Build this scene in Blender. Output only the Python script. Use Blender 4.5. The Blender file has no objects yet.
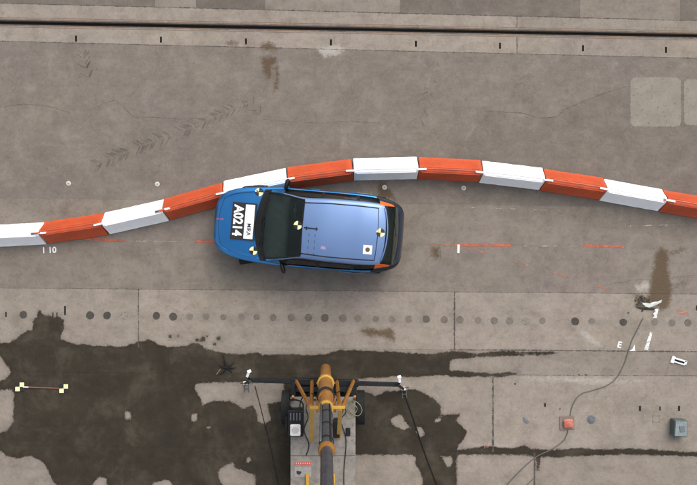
import bpy, bmesh, math, random
import numpy as np
from mathutils import Vector, Matrix
from mathutils.geometry import tessellate_polygon

random.seed(7)
R = math.radians
scene = bpy.context.scene
COL = scene.collection

# ------------------------------------------------------------------ camera
H = 17.0                       # height of the lens above the concrete
PM = 44.0                      # the one metre scale bar spans 44 px of the photograph
cam_d = bpy.data.cameras.new('camera')
cam_d.sensor_width = 36.0
cam_d.lens = 36.0 * H / (697.0 / PM)
cam_d.clip_end = 2000
cam = bpy.data.objects.new('camera', cam_d)
cam.location = (0, 0, H)
COL.objects.link(cam)
scene.camera = cam

# ------------------------------------------------------------------ sky and sun
SUN_EL, SUN_AZ = R(46), R(62)          # azimuth measured from +X towards +Y
world = bpy.data.worlds.new('World')
scene.world = world
world.use_nodes = True
wn = world.node_tree
wn.nodes.clear()
sky = wn.nodes.new('ShaderNodeTexSky')
sky.sky_type = 'NISHITA'
sky.sun_disc = False
sky.sun_elevation = SUN_EL
sky.sun_rotation = R(90) - SUN_AZ
sky.air_density = 1.0
sky.dust_density = 4.0
hs = wn.nodes.new('ShaderNodeHueSaturation')
hs.inputs['Saturation'].default_value = 0.38
bg = wn.nodes.new('ShaderNodeBackground')
bg.inputs['Strength'].default_value = 0.15
wo = wn.nodes.new('ShaderNodeOutputWorld')
wn.links.new(sky.outputs[0], hs.inputs['Color'])
wn.links.new(hs.outputs[0], bg.inputs['Color'])
wn.links.new(bg.outputs[0], wo.inputs['Surface'])

sun_d = bpy.data.lights.new('sun', 'SUN')
sun_d.energy = 0.75
sun_d.angle = R(50)
sun_d.color = (1.0, 0.95, 0.88)
sun = bpy.data.objects.new('sun', sun_d)
sdir = Vector((math.cos(SUN_EL) * math.cos(SUN_AZ), math.cos(SUN_EL) * math.sin(SUN_AZ), math.sin(SUN_EL)))
sun.rotation_euler = sdir.to_track_quat('Z', 'Y').to_euler()
COL.objects.link(sun)

scene.view_settings.view_transform = 'Standard'
scene.view_settings.look = 'None'
scene.view_settings.gamma = 1.0
scene.view_settings.exposure = 0.74

# ------------------------------------------------------------------ helpers
def W(px, py, z=0.0):
    """surveyed position (plan drawing at 44 px a metre) of a point at height z"""
    k = (H - z) / H / PM
    return Vector(((px - 348.5) * k, (242.5 - py) * k, z))

def new_mat(name):
    m = bpy.data.materials.new(name)
    m.use_nodes = True
    nt = m.node_tree
    b = nt.nodes['Principled BSDF']
    return m, nt, b

def N(nt, kind, **kw):
    n = nt.nodes.new(kind)
    for k, v in kw.items():
        if k in ('operation', 'blend_type', 'data_type', 'attribute_name', 'feature', 'interpolation_type', 'clamp'):
            setattr(n, k, v)
        else:
            n.inputs[k].default_value = v
    return n

def lk(nt, a, b):
    nt.links.new(a, b)

def math_n(nt, op, a, b=None, clamp=False):
    n = nt.nodes.new('ShaderNodeMath')
    n.operation = op
    n.use_clamp = clamp
    for i, v in enumerate((a, b)):
        if v is None:
            continue
        if isinstance(v, (int, float)):
            n.inputs[i].default_value = v
        else:
            nt.links.new(v, n.inputs[i])
    return n.outputs[0]

def mix_c(nt, fac, a, b, mode='MIX'):
    n = nt.nodes.new('ShaderNodeMix')
    n.data_type = 'RGBA'
    n.blend_type = mode
    for s, v in ((n.inputs[0], fac), (n.inputs[6], a), (n.inputs[7], b)):
        if isinstance(v, (int, float)):
            s.default_value = v
        elif isinstance(v, tuple):
            s.default_value = (v[0], v[1], v[2], 1)
        else:
            nt.links.new(v, s)
    return n.outputs[2]

def noise(nt, scale, detail=4, rough=0.55, vec=None, dist=0.0):
    n = N(nt, 'ShaderNodeTexNoise', Scale=scale, Detail=detail, Roughness=rough, Distortion=dist)
    if vec is not None:
        lk(nt, vec, n.inputs['Vector'])
    return n.outputs['Fac']

def ramp(nt, src, p0, p1, v0=0.0, v1=1.0):
    n = nt.nodes.new('ShaderNodeMapRange')
    n.inputs[1].default_value = p0
    n.inputs[2].default_value = p1
    n.inputs[3].default_value = v0
    n.inputs[4].default_value = v1
    lk(nt, src, n.inputs[0])
    return n.outputs[0]

def obj_coords(nt):
    return nt.nodes.new('ShaderNodeTexCoord').outputs['Object']

def world_coords(nt):
    return nt.nodes.new('ShaderNodeNewGeometry').outputs['Position']

def bump(nt, b, h, strength=0.3, dist=0.01):
    n = N(nt, 'ShaderNodeBump', Strength=strength, Distance=dist)
    lk(nt, h, n.inputs['Height'])
    lk(nt, n.outputs[0], b.inputs['Normal'])

def simple(name, col, rough=0.5, metal=0.0, var=0.12, scale=6.0, coat=0.0, dirt=0.0, dirt_col=(0.13, 0.11, 0.09), bmp=0.0):
    m, nt, b = new_mat(name)
    p = obj_coords(nt)
    n1 = noise(nt, scale, 5, 0.6, p)
    dark = tuple(c * (1 - var) for c in col)
    lite = tuple(min(1, c * (1 + var)) for c in col)
    c = mix_c(nt, ramp(nt, n1, 0.3, 0.7), dark, lite)
    if dirt > 0:
        n2 = noise(nt, scale * 2.3, 6, 0.7, p)
        c = mix_c(nt, ramp(nt, n2, 0.48, 0.66, 0, dirt), c, dirt_col)
    lk(nt, c, b.inputs['Base Color'])
    n3 = noise(nt, scale * 4, 3, 0.6, p)
    lk(nt, ramp(nt, n3, 0.3, 0.7, max(0.02, rough * 0.8), min(1, rough * 1.2)), b.inputs['Roughness'])
    b.inputs['Metallic'].default_value = metal
    b.inputs['Coat Weight'].default_value = coat
    b.inputs['Coat Roughness'].default_value = 0.06
    if bmp:
        bump(nt, b, noise(nt, scale * 12, 4, 0.6, p), bmp, 0.004)
    return m

# concrete / asphalt with wet, brown and dusty stains held in per-vertex fields
def ground_material(name, asphalt):
    m, nt, b = new_mat(name)
    p = world_coords(nt)
    tone = N(nt, 'ShaderNodeAttribute', attribute_name='tone').outputs['Fac']
    wet = N(nt, 'ShaderNodeAttribute', attribute_name='wet').outputs['Fac']
    brn = N(nt, 'ShaderNodeAttribute', attribute_name='brown').outputs['Fac']
    lit = N(nt, 'ShaderNodeAttribute', attribute_name='dusty').outputs['Fac']
    big = noise(nt, 0.35, 4, 0.6, p)
    mid = noise(nt, 1.7, 6, 0.65, p, 0.6)
    blo = noise(nt, 5.0, 5, 0.6, p)
    fine = noise(nt, 38.0, 6, 0.72, p)
    grain = noise(nt, 170.0, 3, 0.7, p)
    if asphalt:
        base = mix_c(nt, ramp(nt, mid, 0.3, 0.7), (0.139, 0.123, 0.107), (0.177, 0.158, 0.138))
        base = mix_c(nt, ramp(nt, big, 0.35, 0.65, 0, 0.55), base, (0.136, 0.121, 0.112))
    else:
        base = mix_c(nt, ramp(nt, mid, 0.3, 0.7), (0.184, 0.161, 0.137), (0.240, 0.213, 0.184))
        base = mix_c(nt, ramp(nt, big, 0.35, 0.65, 0, 0.5), base, (0.192, 0.173, 0.158))
    base = mix_c(nt, ramp(nt, blo, 0.56, 0.72, 0, 0.35), base, (0.13, 0.115, 0.10))
    # cloudy mottling and grime
    ml = noise(nt, 2.3, 9, 0.75, p, 0.3)
    base = mix_c(nt, ramp(nt, ml, 0.47, 0.68, 0, 0.42), base, (0.083, 0.074, 0.062))
    base = mix_c(nt, ramp(nt, ml, 0.47, 0.30, 0, 0.42), base, (0.235, 0.215, 0.188))
    m2 = noise(nt, 11.0, 8, 0.8, p, 0.2)
    base = mix_c(nt, ramp(nt, m2, 0.47, 0.32, 0, 0.25), base, (0.25, 0.228, 0.20))
    base = mix_c(nt, ramp(nt, m2, 0.52, 0.70, 0, 0.45), base, (0.085, 0.073, 0.060))
    # fine grain and pits
    g = math_n(nt, 'ADD', math_n(nt, 'MULTIPLY', ramp(nt, fine, 0.3, 0.7, 0.72, 1.28), 0.55),
               math_n(nt, 'MULTIPLY', ramp(nt, grain, 0.25, 0.75, 0.6, 1.4), 0.45))
    g = math_n(nt, 'MULTIPLY', g, tone)
    comb = nt.nodes.new('ShaderNodeCombineColor')
    for i in range(3):
        lk(nt, g, comb.inputs[i])
    base = mix_c(nt, 1.0, base, comb.outputs[0], 'MULTIPLY')
    # long faint scrapes along the lane
    mp = nt.nodes.new('ShaderNodeMapping')
    mp.inputs['Scale'].default_value = (0.6, 4.0, 1)
    mp.inputs['Rotation'].default_value = (0, 0, R(1.2))
    lk(nt, p, mp.inputs['Vector'])
    st = noise(nt, 1.6, 5, 0.6, mp.outputs[0])
    base = mix_c(nt, ramp(nt, st, 0.52, 0.75, 0, 0.22), base, (0.092, 0.083, 0.074))
    base = mix_c(nt, ramp(nt, st, 0.25, 0.42, 0.10, 0), base, (0.22, 0.20, 0.176))
    # dark specks
    vo = N(nt, 'ShaderNodeTexVoronoi', Scale=3.4)
    lk(nt, p, vo.inputs['Vector'])
    spk = math_n(nt, 'ADD', vo.outputs['Distance'], math_n(nt, 'MULTIPLY', fine, 0.12))
    base = mix_c(nt, math_n(nt, 'MULTIPLY', ramp(nt, spk, 0.10, 0.14, 0.6, 0), ramp(nt, m2, 0.45, 0.6)), base, (0.07, 0.06, 0.05))
    vl = N(nt, 'ShaderNodeTexVoronoi', Scale=5.7)
    lk(nt, p, vl.inputs['Vector'])
    base = mix_c(nt, ramp(nt, math_n(nt, 'ADD', vl.outputs['Distance'], math_n(nt, 'MULTIPLY', blo, 0.2)), 0.15, 0.21, 0.16, 0), base, (0.30, 0.275, 0.24))
    # hairline cracks
    vc = N(nt, 'ShaderNodeTexVoronoi', Scale=0.34)
    vc.feature = 'DISTANCE_TO_EDGE'
    nv = N(nt, 'ShaderNodeTexNoise', Scale=1.4, Detail=6.0, Roughness=0.65)
    lk(nt, p, nv.inputs['Vector'])
    va = nt.nodes.new('ShaderNodeVectorMath')
    va.operation = 'MULTIPLY_ADD'
    va.inputs[1].default_value = (1.3, 1.3, 1.3)
    lk(nt, nv.outputs['Color'], va.inputs[0])
    lk(nt, p, va.inputs[2])
    lk(nt, va.outputs[0], vc.inputs['Vector'])
    crk = ramp(nt, vc.outputs['Distance'], 0.0015, 0.0055, 1, 0)
    crk = math_n(nt, 'MULTIPLY', crk, ramp(nt, big, 0.54, 0.64, 0, 0.25))
    base = mix_c(nt, crk, base, (0.06, 0.052, 0.045))
    base = mix_c(nt, 1.0, base, (1.025, 0.985, 0.935), 'MULTIPLY')
    # purplish and olive tinges over metres
    hu = noise(nt, 0.55, 4, 0.6, p, 0.4)
    base = mix_c(nt, ramp(nt, hu, 0.5, 0.68, 0, 0.7), base, (1.02, 0.985, 1.05), 'MULTIPLY')
    base = mix_c(nt, ramp(nt, hu, 0.48, 0.30, 0, 0.7), base, (0.975, 0.975, 0.93), 'MULTIPLY')
    # dust
    ld = math_n(nt, 'ADD', lit, math_n(nt, 'MULTIPLY', math_n(nt, 'SUBTRACT', noise(nt, 12, 6, 0.75, p), 0.5), 0.35))
    base = mix_c(nt, ramp(nt, ld, -0.03, 0.08, 0, 0.85), base, (0.34, 0.315, 0.28))
    # brown
    bd = math_n(nt, 'ADD', brn, math_n(nt, 'MULTIPLY', math_n(nt, 'SUBTRACT', noise(nt, 14, 6, 0.75, p), 0.5), 0.30))
    base = mix_c(nt, ramp(nt, bd, -0.03, 0.07, 0, 0.88), base, mix_c(nt, ramp(nt, fine, 0.35, 0.65), (0.052, 0.034, 0.018), (0.105, 0.068, 0.036)))
    # wet
    e1 = math_n(nt, 'MULTIPLY', math_n(nt, 'SUBTRACT', noise(nt, 6, 6, 0.7, p), 0.5), 0.15)
    e2 = math_n(nt, 'MULTIPLY', math_n(nt, 'SUBTRACT', noise(nt, 30, 4, 0.6, p), 0.5), 0.06)
    wd = math_n(nt, 'ADD', wet, math_n(nt, 'ADD', e1, e2))
    wf = ramp(nt, wd, -0.010, 0.018)
    wcol = mix_c(nt, ramp(nt, mid, 0.3, 0.7), (0.0200, 0.0165, 0.0112), (0.0330, 0.0270, 0.0185))
    wcol = mix_c(nt, ramp(nt, fine, 0.3, 0.8, 0, 0.35), wcol, (0.060, 0.049, 0.036))
    wcol = mix_c(nt, ramp(nt, wd, 0.01, 0.09, 0.45, 0), wcol, (0.022, 0.018, 0.013))
    wcol = mix_c(nt, ramp(nt, blo, 0.55, 0.7, 0, 0.3), wcol, (0.060, 0.050, 0.034))
    base = mix_c(nt, ramp(nt, wd, -0.10, 0.0, 0, 0.20), base, (0.06, 0.05, 0.04))
    dry = noise(nt, 1.1, 7, 0.72, p, 0.3)
    wcol = mix_c(nt, ramp(nt, dry, 0.49, 0.70, 0, 0.60), wcol, (0.085, 0.073, 0.055))
    wcol = mix_c(nt, ramp(nt, dry, 0.46, 0.30, 0, 0.5), wcol, (0.014, 0.012, 0.009))
    base = mix_c(nt, wf, base, wcol)
    lk(nt, base, b.inputs['Base Color'])
    rr = ramp(nt, wf, 0, 1, 0.92, 0.72)
    lk(nt, rr, b.inputs['Roughness'])
    lk(nt, ramp(nt, wf, 0, 1, 0.28, 0.12), b.inputs['Specular IOR Level'])
    hgt = math_n(nt, 'ADD', fine, math_n(nt, 'MULTIPLY', grain, 0.5))
    bump(nt, b, hgt, 0.35, 0.006)
    return m

M = {}
M['concrete'] = ground_material('concrete', False)
M['asphalt'] = ground_material('asphalt', True)
M['joint'] = simple('joint_soil', (0.045, 0.038, 0.03), 0.95, var=0.3, scale=9)
M['white_plastic'] = simple('white_plastic', (0.83, 0.83, 0.82), 0.45, var=0.03, scale=2.0, dirt=0.22, dirt_col=(0.5, 0.47, 0.43))
M['orange_plastic'] = simple('orange_plastic', (0.46, 0.062, 0.014), 0.5, var=0.2, scale=2.5, dirt=0.5, dirt_col=(0.25, 0.07, 0.035), bmp=0.2)
M['black_rubber'] = simple('black_rubber', (0.011, 0.011, 0.011), 0.8, var=0.3, scale=12, dirt=0.2, dirt_col=(0.03, 0.027, 0.023))
M['black_paint'] = simple('black_paint', (0.010, 0.011, 0.013), 0.45, var=0.25, scale=8, dirt=0.35, dirt_col=(0.03, 0.027, 0.024))
M['black_plastic'] = simple('black_plastic', (0.009, 0.009, 0.010), 0.5, var=0.2, scale=10, dirt=0.12, dirt_col=(0.03, 0.03, 0.03))
M['ochre_paint'] = simple('ochre_paint', (0.27, 0.115, 0.018), 0.42, var=0.22, scale=9, dirt=0.6, dirt_col=(0.13, 0.055, 0.018), bmp=0.1)
M['yellow_paint'] = simple('yellow_paint', (0.44, 0.25, 0.035), 0.42, var=0.12, scale=8, dirt=0.28, dirt_col=(0.22, 0.11, 0.03))
M['steel'] = simple('steel', (0.12, 0.125, 0.135), 0.36, metal=0.6, var=0.2, scale=7, dirt=0.25)
M['mast_steel'] = simple('mast_steel', (0.060, 0.063, 0.070), 0.36, metal=0.4, var=0.3, scale=6, dirt=0.45, dirt_col=(0.13, 0.115, 0.095))
M['deck'] = simple('deck_plate', (0.205, 0.185, 0.16), 0.7, metal=0.0, var=0.22, scale=3.5, dirt=0.6, dirt_col=(0.10, 0.085, 0.068), bmp=0.25)
M['rust'] = simple('rusty_steel', (0.13, 0.075, 0.045), 0.8, var=0.35, scale=4, dirt=0.5, dirt_col=(0.24, 0.21, 0.18))
M['white_paint'] = simple('white_paint', (0.78, 0.78, 0.78), 0.5, var=0.04, scale=15)
M['slot_black'] = simple('slot_black', (0.006, 0.006, 0.005), 0.95, var=0.1)
M['slot_black'].node_tree.nodes['Principled BSDF'].inputs['Specular IOR Level'].default_value = 0.0
M['yellow_target'] = simple('yellow_target', (0.80, 0.74, 0.36), 0.5, var=0.04, scale=15)
M['black_target'] = simple('black_target', (0.012, 0.011, 0.010), 0.5, var=0.1, scale=15)
M['grey_box'] = simple('grey_box', (0.065, 0.082, 0.082), 0.55, var=0.18, scale=10, dirt=0.3)
M['salmon'] = simple('salmon_plastic', (0.42, 0.13, 0.085), 0.6, var=0.12, scale=12, dirt=0.35, dirt_col=(0.22, 0.10, 0.07))
M['dusty_plate'] = simple('dusty_plate', (0.17, 0.13, 0.11), 0.85, var=0.25, scale=12, dirt=0.3)
M['cable'] = simple('grey_cable', (0.090, 0.082, 0.072), 0.7, var=0.2, scale=8)
M['hose'] = simple('green_hose', (0.22, 0.22, 0.10), 0.5, var=0.2, scale=8)
M['rod'] = simple('red_brown_rod', (0.17, 0.065, 0.042), 0.5, var=0.2, scale=8)
M['red_print'] = simple('red_print', (0.50, 0.07, 0.05), 0.6, var=0.15, scale=20)
M['brown_print'] = simple('brown_print', (0.10, 0.06, 0.03), 0.6, var=0.2, scale=30)
M['film'] = simple('torn_film', (0.62, 0.66, 0.58), 0.5, var=0.15, scale=14, dirt=0.3)
M['grey_disc'] = simple('grey_disc', (0.105, 0.115, 0.13), 0.6, var=0.25, scale=22, dirt=0.3)
M['rim'] = simple('rim_alloy', (0.5, 0.5, 0.52), 0.35, metal=0.8)

for k_ in ('black_rubber', 'black_paint', 'black_plastic'):
    M[k_].node_tree.nodes['Principled BSDF'].inputs['Specular IOR Level'].default_value = 0.22

def worn_paint(name, col, cover, scale=9.0, dens=1.0):
    """road paint worn through to the concrete"""
    m, nt, b = new_mat(name)
    p = world_coords(nt)
    mp = nt.nodes.new('ShaderNodeMapping')
    mp.inputs['Scale'].default_value = (1, 1.2, 1)
    lk(nt, p, mp.inputs['Vector'])
    n1 = noise(nt, scale, 6, 0.75, mp.outputs[0])
    fac = ramp(nt, n1, 1 - cover - 0.08, 1 - cover + 0.1, 0, 1)
    if dens < 1: fac = math_n(nt, 'MULTIPLY', fac, dens)
    lk(nt, fac, b.inputs['Alpha'])
    b.inputs['Base Color'].default_value = (*col, 1)
    b.inputs['Roughness'].default_value = 0.7
    return m
M['orange_line'] = worn_paint('orange_line', (0.50, 0.11, 0.05), 0.56, 9.0, 0.85)
M['faint_orange_line'] = worn_paint('faint_orange_line', (0.42, 0.16, 0.10), 0.47, 7.0)
M['white_line'] = worn_paint('white_line', (0.66, 0.66, 0.64), 0.60, 16.0)
M['faint_white_line'] = worn_paint('faint_white_line', (0.42, 0.40, 0.36), 0.45, 7.0)
M['tyre_mark'] = worn_paint('tyre_mark', (0.085, 0.075, 0.064), 0.58, 3.0, 0.25)
M['tyre_mark'].node_tree.nodes['Principled BSDF'].inputs['Specular IOR Level'].default_value = 0.1

def paint_material(name, base, metal=0.55, rough=0.36):
    m, nt, b = new_mat(name)
    p = obj_coords(nt)
    n1 = noise(nt, 1.2, 3, 0.5, p)
    c = mix_c(nt, ramp(nt, n1, 0.3, 0.7), tuple(v * 0.95 for v in base), tuple(v * 1.05 for v in base))
    n2 = noise(nt, 26, 6, 0.75, p)
    c = mix_c(nt, ramp(nt, n2, 0.62, 0.8, 0, 0.10), c, (0.22, 0.22, 0.22))
    lk(nt, c, b.inputs['Base Color'])
    b.inputs['Metallic'].default_value = metal
    b.inputs['Roughness'].default_value = rough
    b.inputs['Coat Weight'].default_value = 0.6
    b.inputs['Coat Roughness'].default_value = 0.12
    return m
M['car_blue'] = paint_material('car_blue', (0.022, 0.185, 0.46), 0.92, 0.40)
M['car_blue_sky'] = paint_material('roof_sky_sheen_blue', (0.130, 0.215, 0.40), 0.6, 0.48)  # car blue made paler: sky reflection painted into the roof colour

def glass_material(name, col):
    m, nt, b = new_mat(name)
    p = obj_coords(nt)
    n1 = noise(nt, 2.2, 4, 0.55, p)
    c = mix_c(nt, ramp(nt, n1, 0.3, 0.7), tuple(v * 0.8 for v in col), tuple(v * 1.2 for v in col))
    lk(nt, c, b.inputs['Base Color'])
    b.inputs['Roughness'].default_value = 0.08
    b.inputs['Specular IOR Level'].default_value = 0.42
    return m
def clear_glass(name, tint, body):
    m = bpy.data.materials.new(name); m.use_nodes = True
    nt = m.node_tree; b = nt.nodes['Principled BSDF']; out = nt.nodes['Material Output']
    b.inputs['Base Color'].default_value = (*body, 1); b.inputs['Roughness'].default_value = 0.06
    b.inputs['Specular IOR Level'].default_value = 0.5
    tr = nt.nodes.new('ShaderNodeBsdfTransparent'); tr.inputs[0].default_value = (*tint, 1)
    mx = nt.nodes.new('ShaderNodeMixShader')
    p = obj_coords(nt)
    lk(nt, ramp(nt, noise(nt, 3.0, 5, 0.6, p), 0.3, 0.7, 0.30, 0.46), mx.inputs[0])
    lk(nt, tr.outputs[0], mx.inputs[1]); lk(nt, b.outputs[0], mx.inputs[2]); lk(nt, mx.outputs[0], out.inputs['Surface'])
    return m
M['windscreen'] = clear_glass('windscreen_glass', (0.55, 0.66, 0.62), (0.014, 0.021, 0.019))
M['dark_glass'] = clear_glass('side_glass', (0.45, 0.5, 0.48), (0.006, 0.007, 0.008))
M['tail_lens'] = simple('tail_lens', (0.95, 0.13, 0.012), 0.4, var=0.3, scale=14, bmp=0.2)
M['tail_lens'].node_tree.nodes['Principled BSDF'].inputs['Specular IOR Level'].default_value = 0.2

class MB:
    """collects shapes and links them as one mesh object"""
    def __init__(s):
        s.v, s.f = [], []
    def add(s, vs, fs):
        o = len(s.v)
        s.v += [tuple(v) for v in vs]
        s.f += [tuple(i + o for i in f) for f in fs]
        return s
    def box(s, c, d, rz=0.0, bev=0.0, mat=None):
        x, y, z = (d[0] / 2, d[1] / 2, d[2] / 2)
        m = mat if mat is not None else Matrix.Rotation(rz, 3, 'Z')
        c = Vector(c)
        if bev <= 0:
            vs = [(a, b_, g) for g in (-z, z) for a, b_ in ((-x, -y), (x, -y), (x, y), (-x, y))]
            fs = [(3, 2, 1, 0), (4, 5, 6, 7), (0, 1, 5, 4), (1, 2, 6, 5), (2, 3, 7, 6), (3, 0, 4, 7)]
        else:
            e = bev
            ring = lambda a, b_, g: [(-a + e, -b_, g), (a - e, -b_, g), (a, -b_ + e, g), (a, b_ - e, g), (a - e, b_, g), (-a + e, b_, g), (-a, b_ - e, g), (-a, -b_ + e, g)]
            vs = ring(x - e, y - e, -z) + ring(x, y, -z + e) + ring(x, y, z - e) + ring(x - e, y - e, z)
            fs = [tuple(range(7, -1, -1)), tuple(range(24, 32))]
            for k in range(3):
                for i in range(8):
                    j = (i + 1) % 8
                    fs.append((k * 8 + i, k * 8 + j, k * 8 + 8 + j, k * 8 + 8 + i))
        return s.add([c + m @ Vector(v) for v in vs], fs)
    def tube(s, pts, r, n=10, cap=True):
        pts = [Vector(p) for p in pts]
        rr = r if isinstance(r, (list, tuple)) else [r] * len(pts)
        vs, fs = [], []
        prev = None
        for i, p in enumerate(pts):
            d = (pts[min(i + 1, len(pts) - 1)] - pts[max(i - 1, 0)])
            if d.length < 1e-9:
                d = Vector((0, 0, 1))
            d.normalize()
            if prev is None:
                a = d.orthogonal().normalized()
            else:
                a = (prev - d * prev.dot(d)).normalized()
            prev = a
            b_ = d.cross(a)
            for k in range(n):
                t = 2 * math.pi * k / n
                vs.append(p + (a * math.cos(t) + b_ * math.sin(t)) * rr[i])
        for i in range(len(pts) - 1):
            for k in range(n):
                j = (k + 1) % n
                fs.append((i * n + k, i * n + j, (i + 1) * n + j, (i + 1) * n + k))
        if cap:
            fs.append(tuple(range(n - 1, -1, -1)))
            o = (len(pts) - 1) * n
            fs.append(tuple(range(o, o + n)))
        return s.add(vs, fs)
    def bar(s, a, b_, w, h):
        """square section bar between two points"""
        a, b_ = Vector(a), Vector(b_)
        d = (b_ - a)
        L = d.length
        d.normalize()
        q = d.to_track_quat('X', 'Z').to_matrix()
        return s.box((a + b_) / 2, (L, w, h), mat=q, bev=min(w, h) * 0.12)
    def disc(s, c, r, h, n=20, rz=0.0):
        c = Vector(c)
        return s.tube([c, c + Vector((0, 0, h))], r, n)
    def poly(s, pts, z0, z1):
        """flat polygon with thickness, pts as world xy"""
        n = len(pts)
        area = sum(pts[i][0] * pts[(i + 1) % n][1] - pts[(i + 1) % n][0] * pts[i][1] for i in range(n))
        if area < 0:
            pts = pts[::-1]
        tri = tessellate_polygon([[Vector((p[0], p[1], 0)) for p in pts]])
        vs = [(p[0], p[1], z1) for p in pts] + [(p[0], p[1], z0) for p in pts]
        fs = []
        for t in tri:
            a, b_, c = t
            A, B_, C_ = pts[a], pts[b_], pts[c]
            if (B_[0] - A[0]) * (C_[1] - A[1]) - (B_[1] - A[1]) * (C_[0] - A[0]) < 0:
                t = (a, c, b_)
            fs.append(tuple(t))
        for i in range(n):
            j = (i + 1) % n
            fs.append((i + n, j + n, j, i))
        return s.add(vs, fs)
    def build(s, name, mat, parent=None, smooth=False, auto=None):
        me = bpy.data.meshes.new(name)
        me.from_pydata([tuple(v) for v in s.v], [], s.f)
        me.materials.append(mat)
        if smooth:
            me.polygons.foreach_set('use_smooth', [True] * len(me.polygons))
            if auto:
                try:
                    me.set_sharp_from_angle(angle=R(auto))
                except Exception:
                    pass
        me.update()
        o = bpy.data.objects.new(name, me)
        COL.objects.link(o)
        if parent is not None:
            o.parent = parent
        return o

def tag(o, label=None, cat=None, group=None, kind=None):
    if label: o['label'] = label
    if cat: o['category'] = cat
    if group: o['group'] = group
    if kind: o['kind'] = kind
    return o

def empty(name, loc=(0, 0, 0), rz=0.0):
    o = bpy.data.objects.new(name, None)
    o.location = loc
    o.rotation_euler = (0, 0, rz)
    COL.objects.link(o)
    return o

# ------------------------------------------------------------------ stain outlines (plan drawing units)
WET = [
 [(-200,345),(0,343.2),(8,342.6),(15.5,338.5),(26.8,331),(32,330),(33,321),(36.7,317),(38,311.5),(41,310.5),(43,313.7),(49.5,316),(60,317),(64.3,321),(65,328),(62,334),(61,339.5),(68,341.5),(76,344.6),(82.5,343),(93,345.7),(107,345.7),(121,346.7),(135,343),(138,341),(139,334),(140,341),(149.7,339.5),(158.8,344.5),(169,346.7),(187,345.6),(191.7,342),(200.8,344.5),(207.6,349.5),(228,353.5),(246,354),(257,352),(263,354.5),(312,354.5),(331,353),(333.6,351),(344.5,349.6),(372,351),(393.6,351.3),(410,353),(429.6,354),(452,351),(461.8,351.5),(476.6,353.5),(504,350.2),(518.7,352),(548.4,351.4),(560,352.5),(548.4,355),(518.7,356.2),(499,356.2),(484,357),(464,358.5),(450,360.6),(449.4,370.0),(464,371),(494,373.3),(509,371.6),(518,373.8),(504,377.2),(476.6,377),(459,377.8),(439.5,375.3),(422,376.7),(410,377.5),(394,376.5),(375,378),(357,379),(357,392),(353,420),(353,540),(-200,540)],
 [(353,393),(363,392),(384.7,390.8),(402,390.4),(415,389),(426,394),(436.7,400.6),(441,407),(440.6,414.7),(454,414.7),(459.4,413.6),(457,421),(462.7,426.6),(468,432),(462.7,440.7),(458.3,445),(458,449.3),(471.3,448.3),(471,453),(458,454.8),(456,466.7),(456.6,485),(456,540),(424,540),(422.6,490),(421.5,475),(415,464.5),(415,458),(410.7,454.8),(389,455.4),(353,454.8)],
 [(456,450),(474.4,447.7),(486,445.5),(494,446),(506.6,448.4),(518,447),(524.5,445),(529.5,448.2),(550,450),(568.6,448.6),(582,448),(600,449.2),(628,448.4),(654,449.4),(697,452),(780,454),(900,457),(900,460),(780,458),(697,457),(675,456),(628,455),(584,456),(555,457.6),(541,456.6),(539.5,471),(536.5,470),(536,457.4),(527,455.6),(497,455),(463,455),(456,455)],
]
DRY = [
 [(-220,356),(0,356),(6,365),(11,373),(6,379),(0,381),(-220,383)],
 [(-220,391),(0,391),(10.3,389),(13.4,394),(12.8,422),(8,430),(0,433),(-220,433)],
 [(-220,451),(0,451),(6,456),(16.5,459),(31,456),(41,461),(46.4,467.5),(51.5,479),(57,487),(62,540),(-220,540)],
 [(94,482),(99,477),(106,479),(107,487),(100,496),(93,490)],
 [(125,412),(130.5,412),(130.5,419),(125,419)],
 [(192,413.5),(197,413.5),(197,421),(192,421)],
 [(206,426),(210,427),(209,429),(206,428)],
 [(194.4,387.6),(196.6,384.3),(214,382.6),(244,382.6),(284,383),(284,401),(266,404),(269,412),(271,420),(266,424),(257,421),(258,414),(253,406),(250.7,406),(242,408.8),(237.7,405),(228,400.5),(214,400.5),(203,405),(198.7,395)],
 [(218,471),(225,465.5),(232,463),(236.6,469),(248.5,473),(255,475),(256,500),(232,498),(219,479.6)],
 [(153,483),(168,480),(172,484),(174,500),(150,500)],
 [(246,459),(250,458),(251,462),(247,463)],
 [(365,387),(383,386.5),(383.5,393),(376,395.5),(366,392)],
 [(391,419),(396,416),(402,416),(406,424),(412,427),(404,429.5),(398,427.5),(392,424)],
 [(415,427),(421,428),(424.5,434),(421,438),(417,433)],
 [(441,456),(451,457),(452.5,465),(448,467.5)],
 [(434,419),(440,419),(440,422),(435,422)],
]
def circ(x, y, r, n=8):
    return [(x + r * math.cos(i * 2 * math.pi / n), y + r * math.sin(i * 2 * math.pi / n)) for i in range(n)]
WET += [circ(170, 337, 2.2), circ(178, 336.3, 1.4), circ(197, 340, 2.2), circ(203, 339, 2.8), circ(207, 336.5, 1.6), circ(214.5, 344.5, 2.2), circ(219, 338.8, 3.0)]
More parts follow.
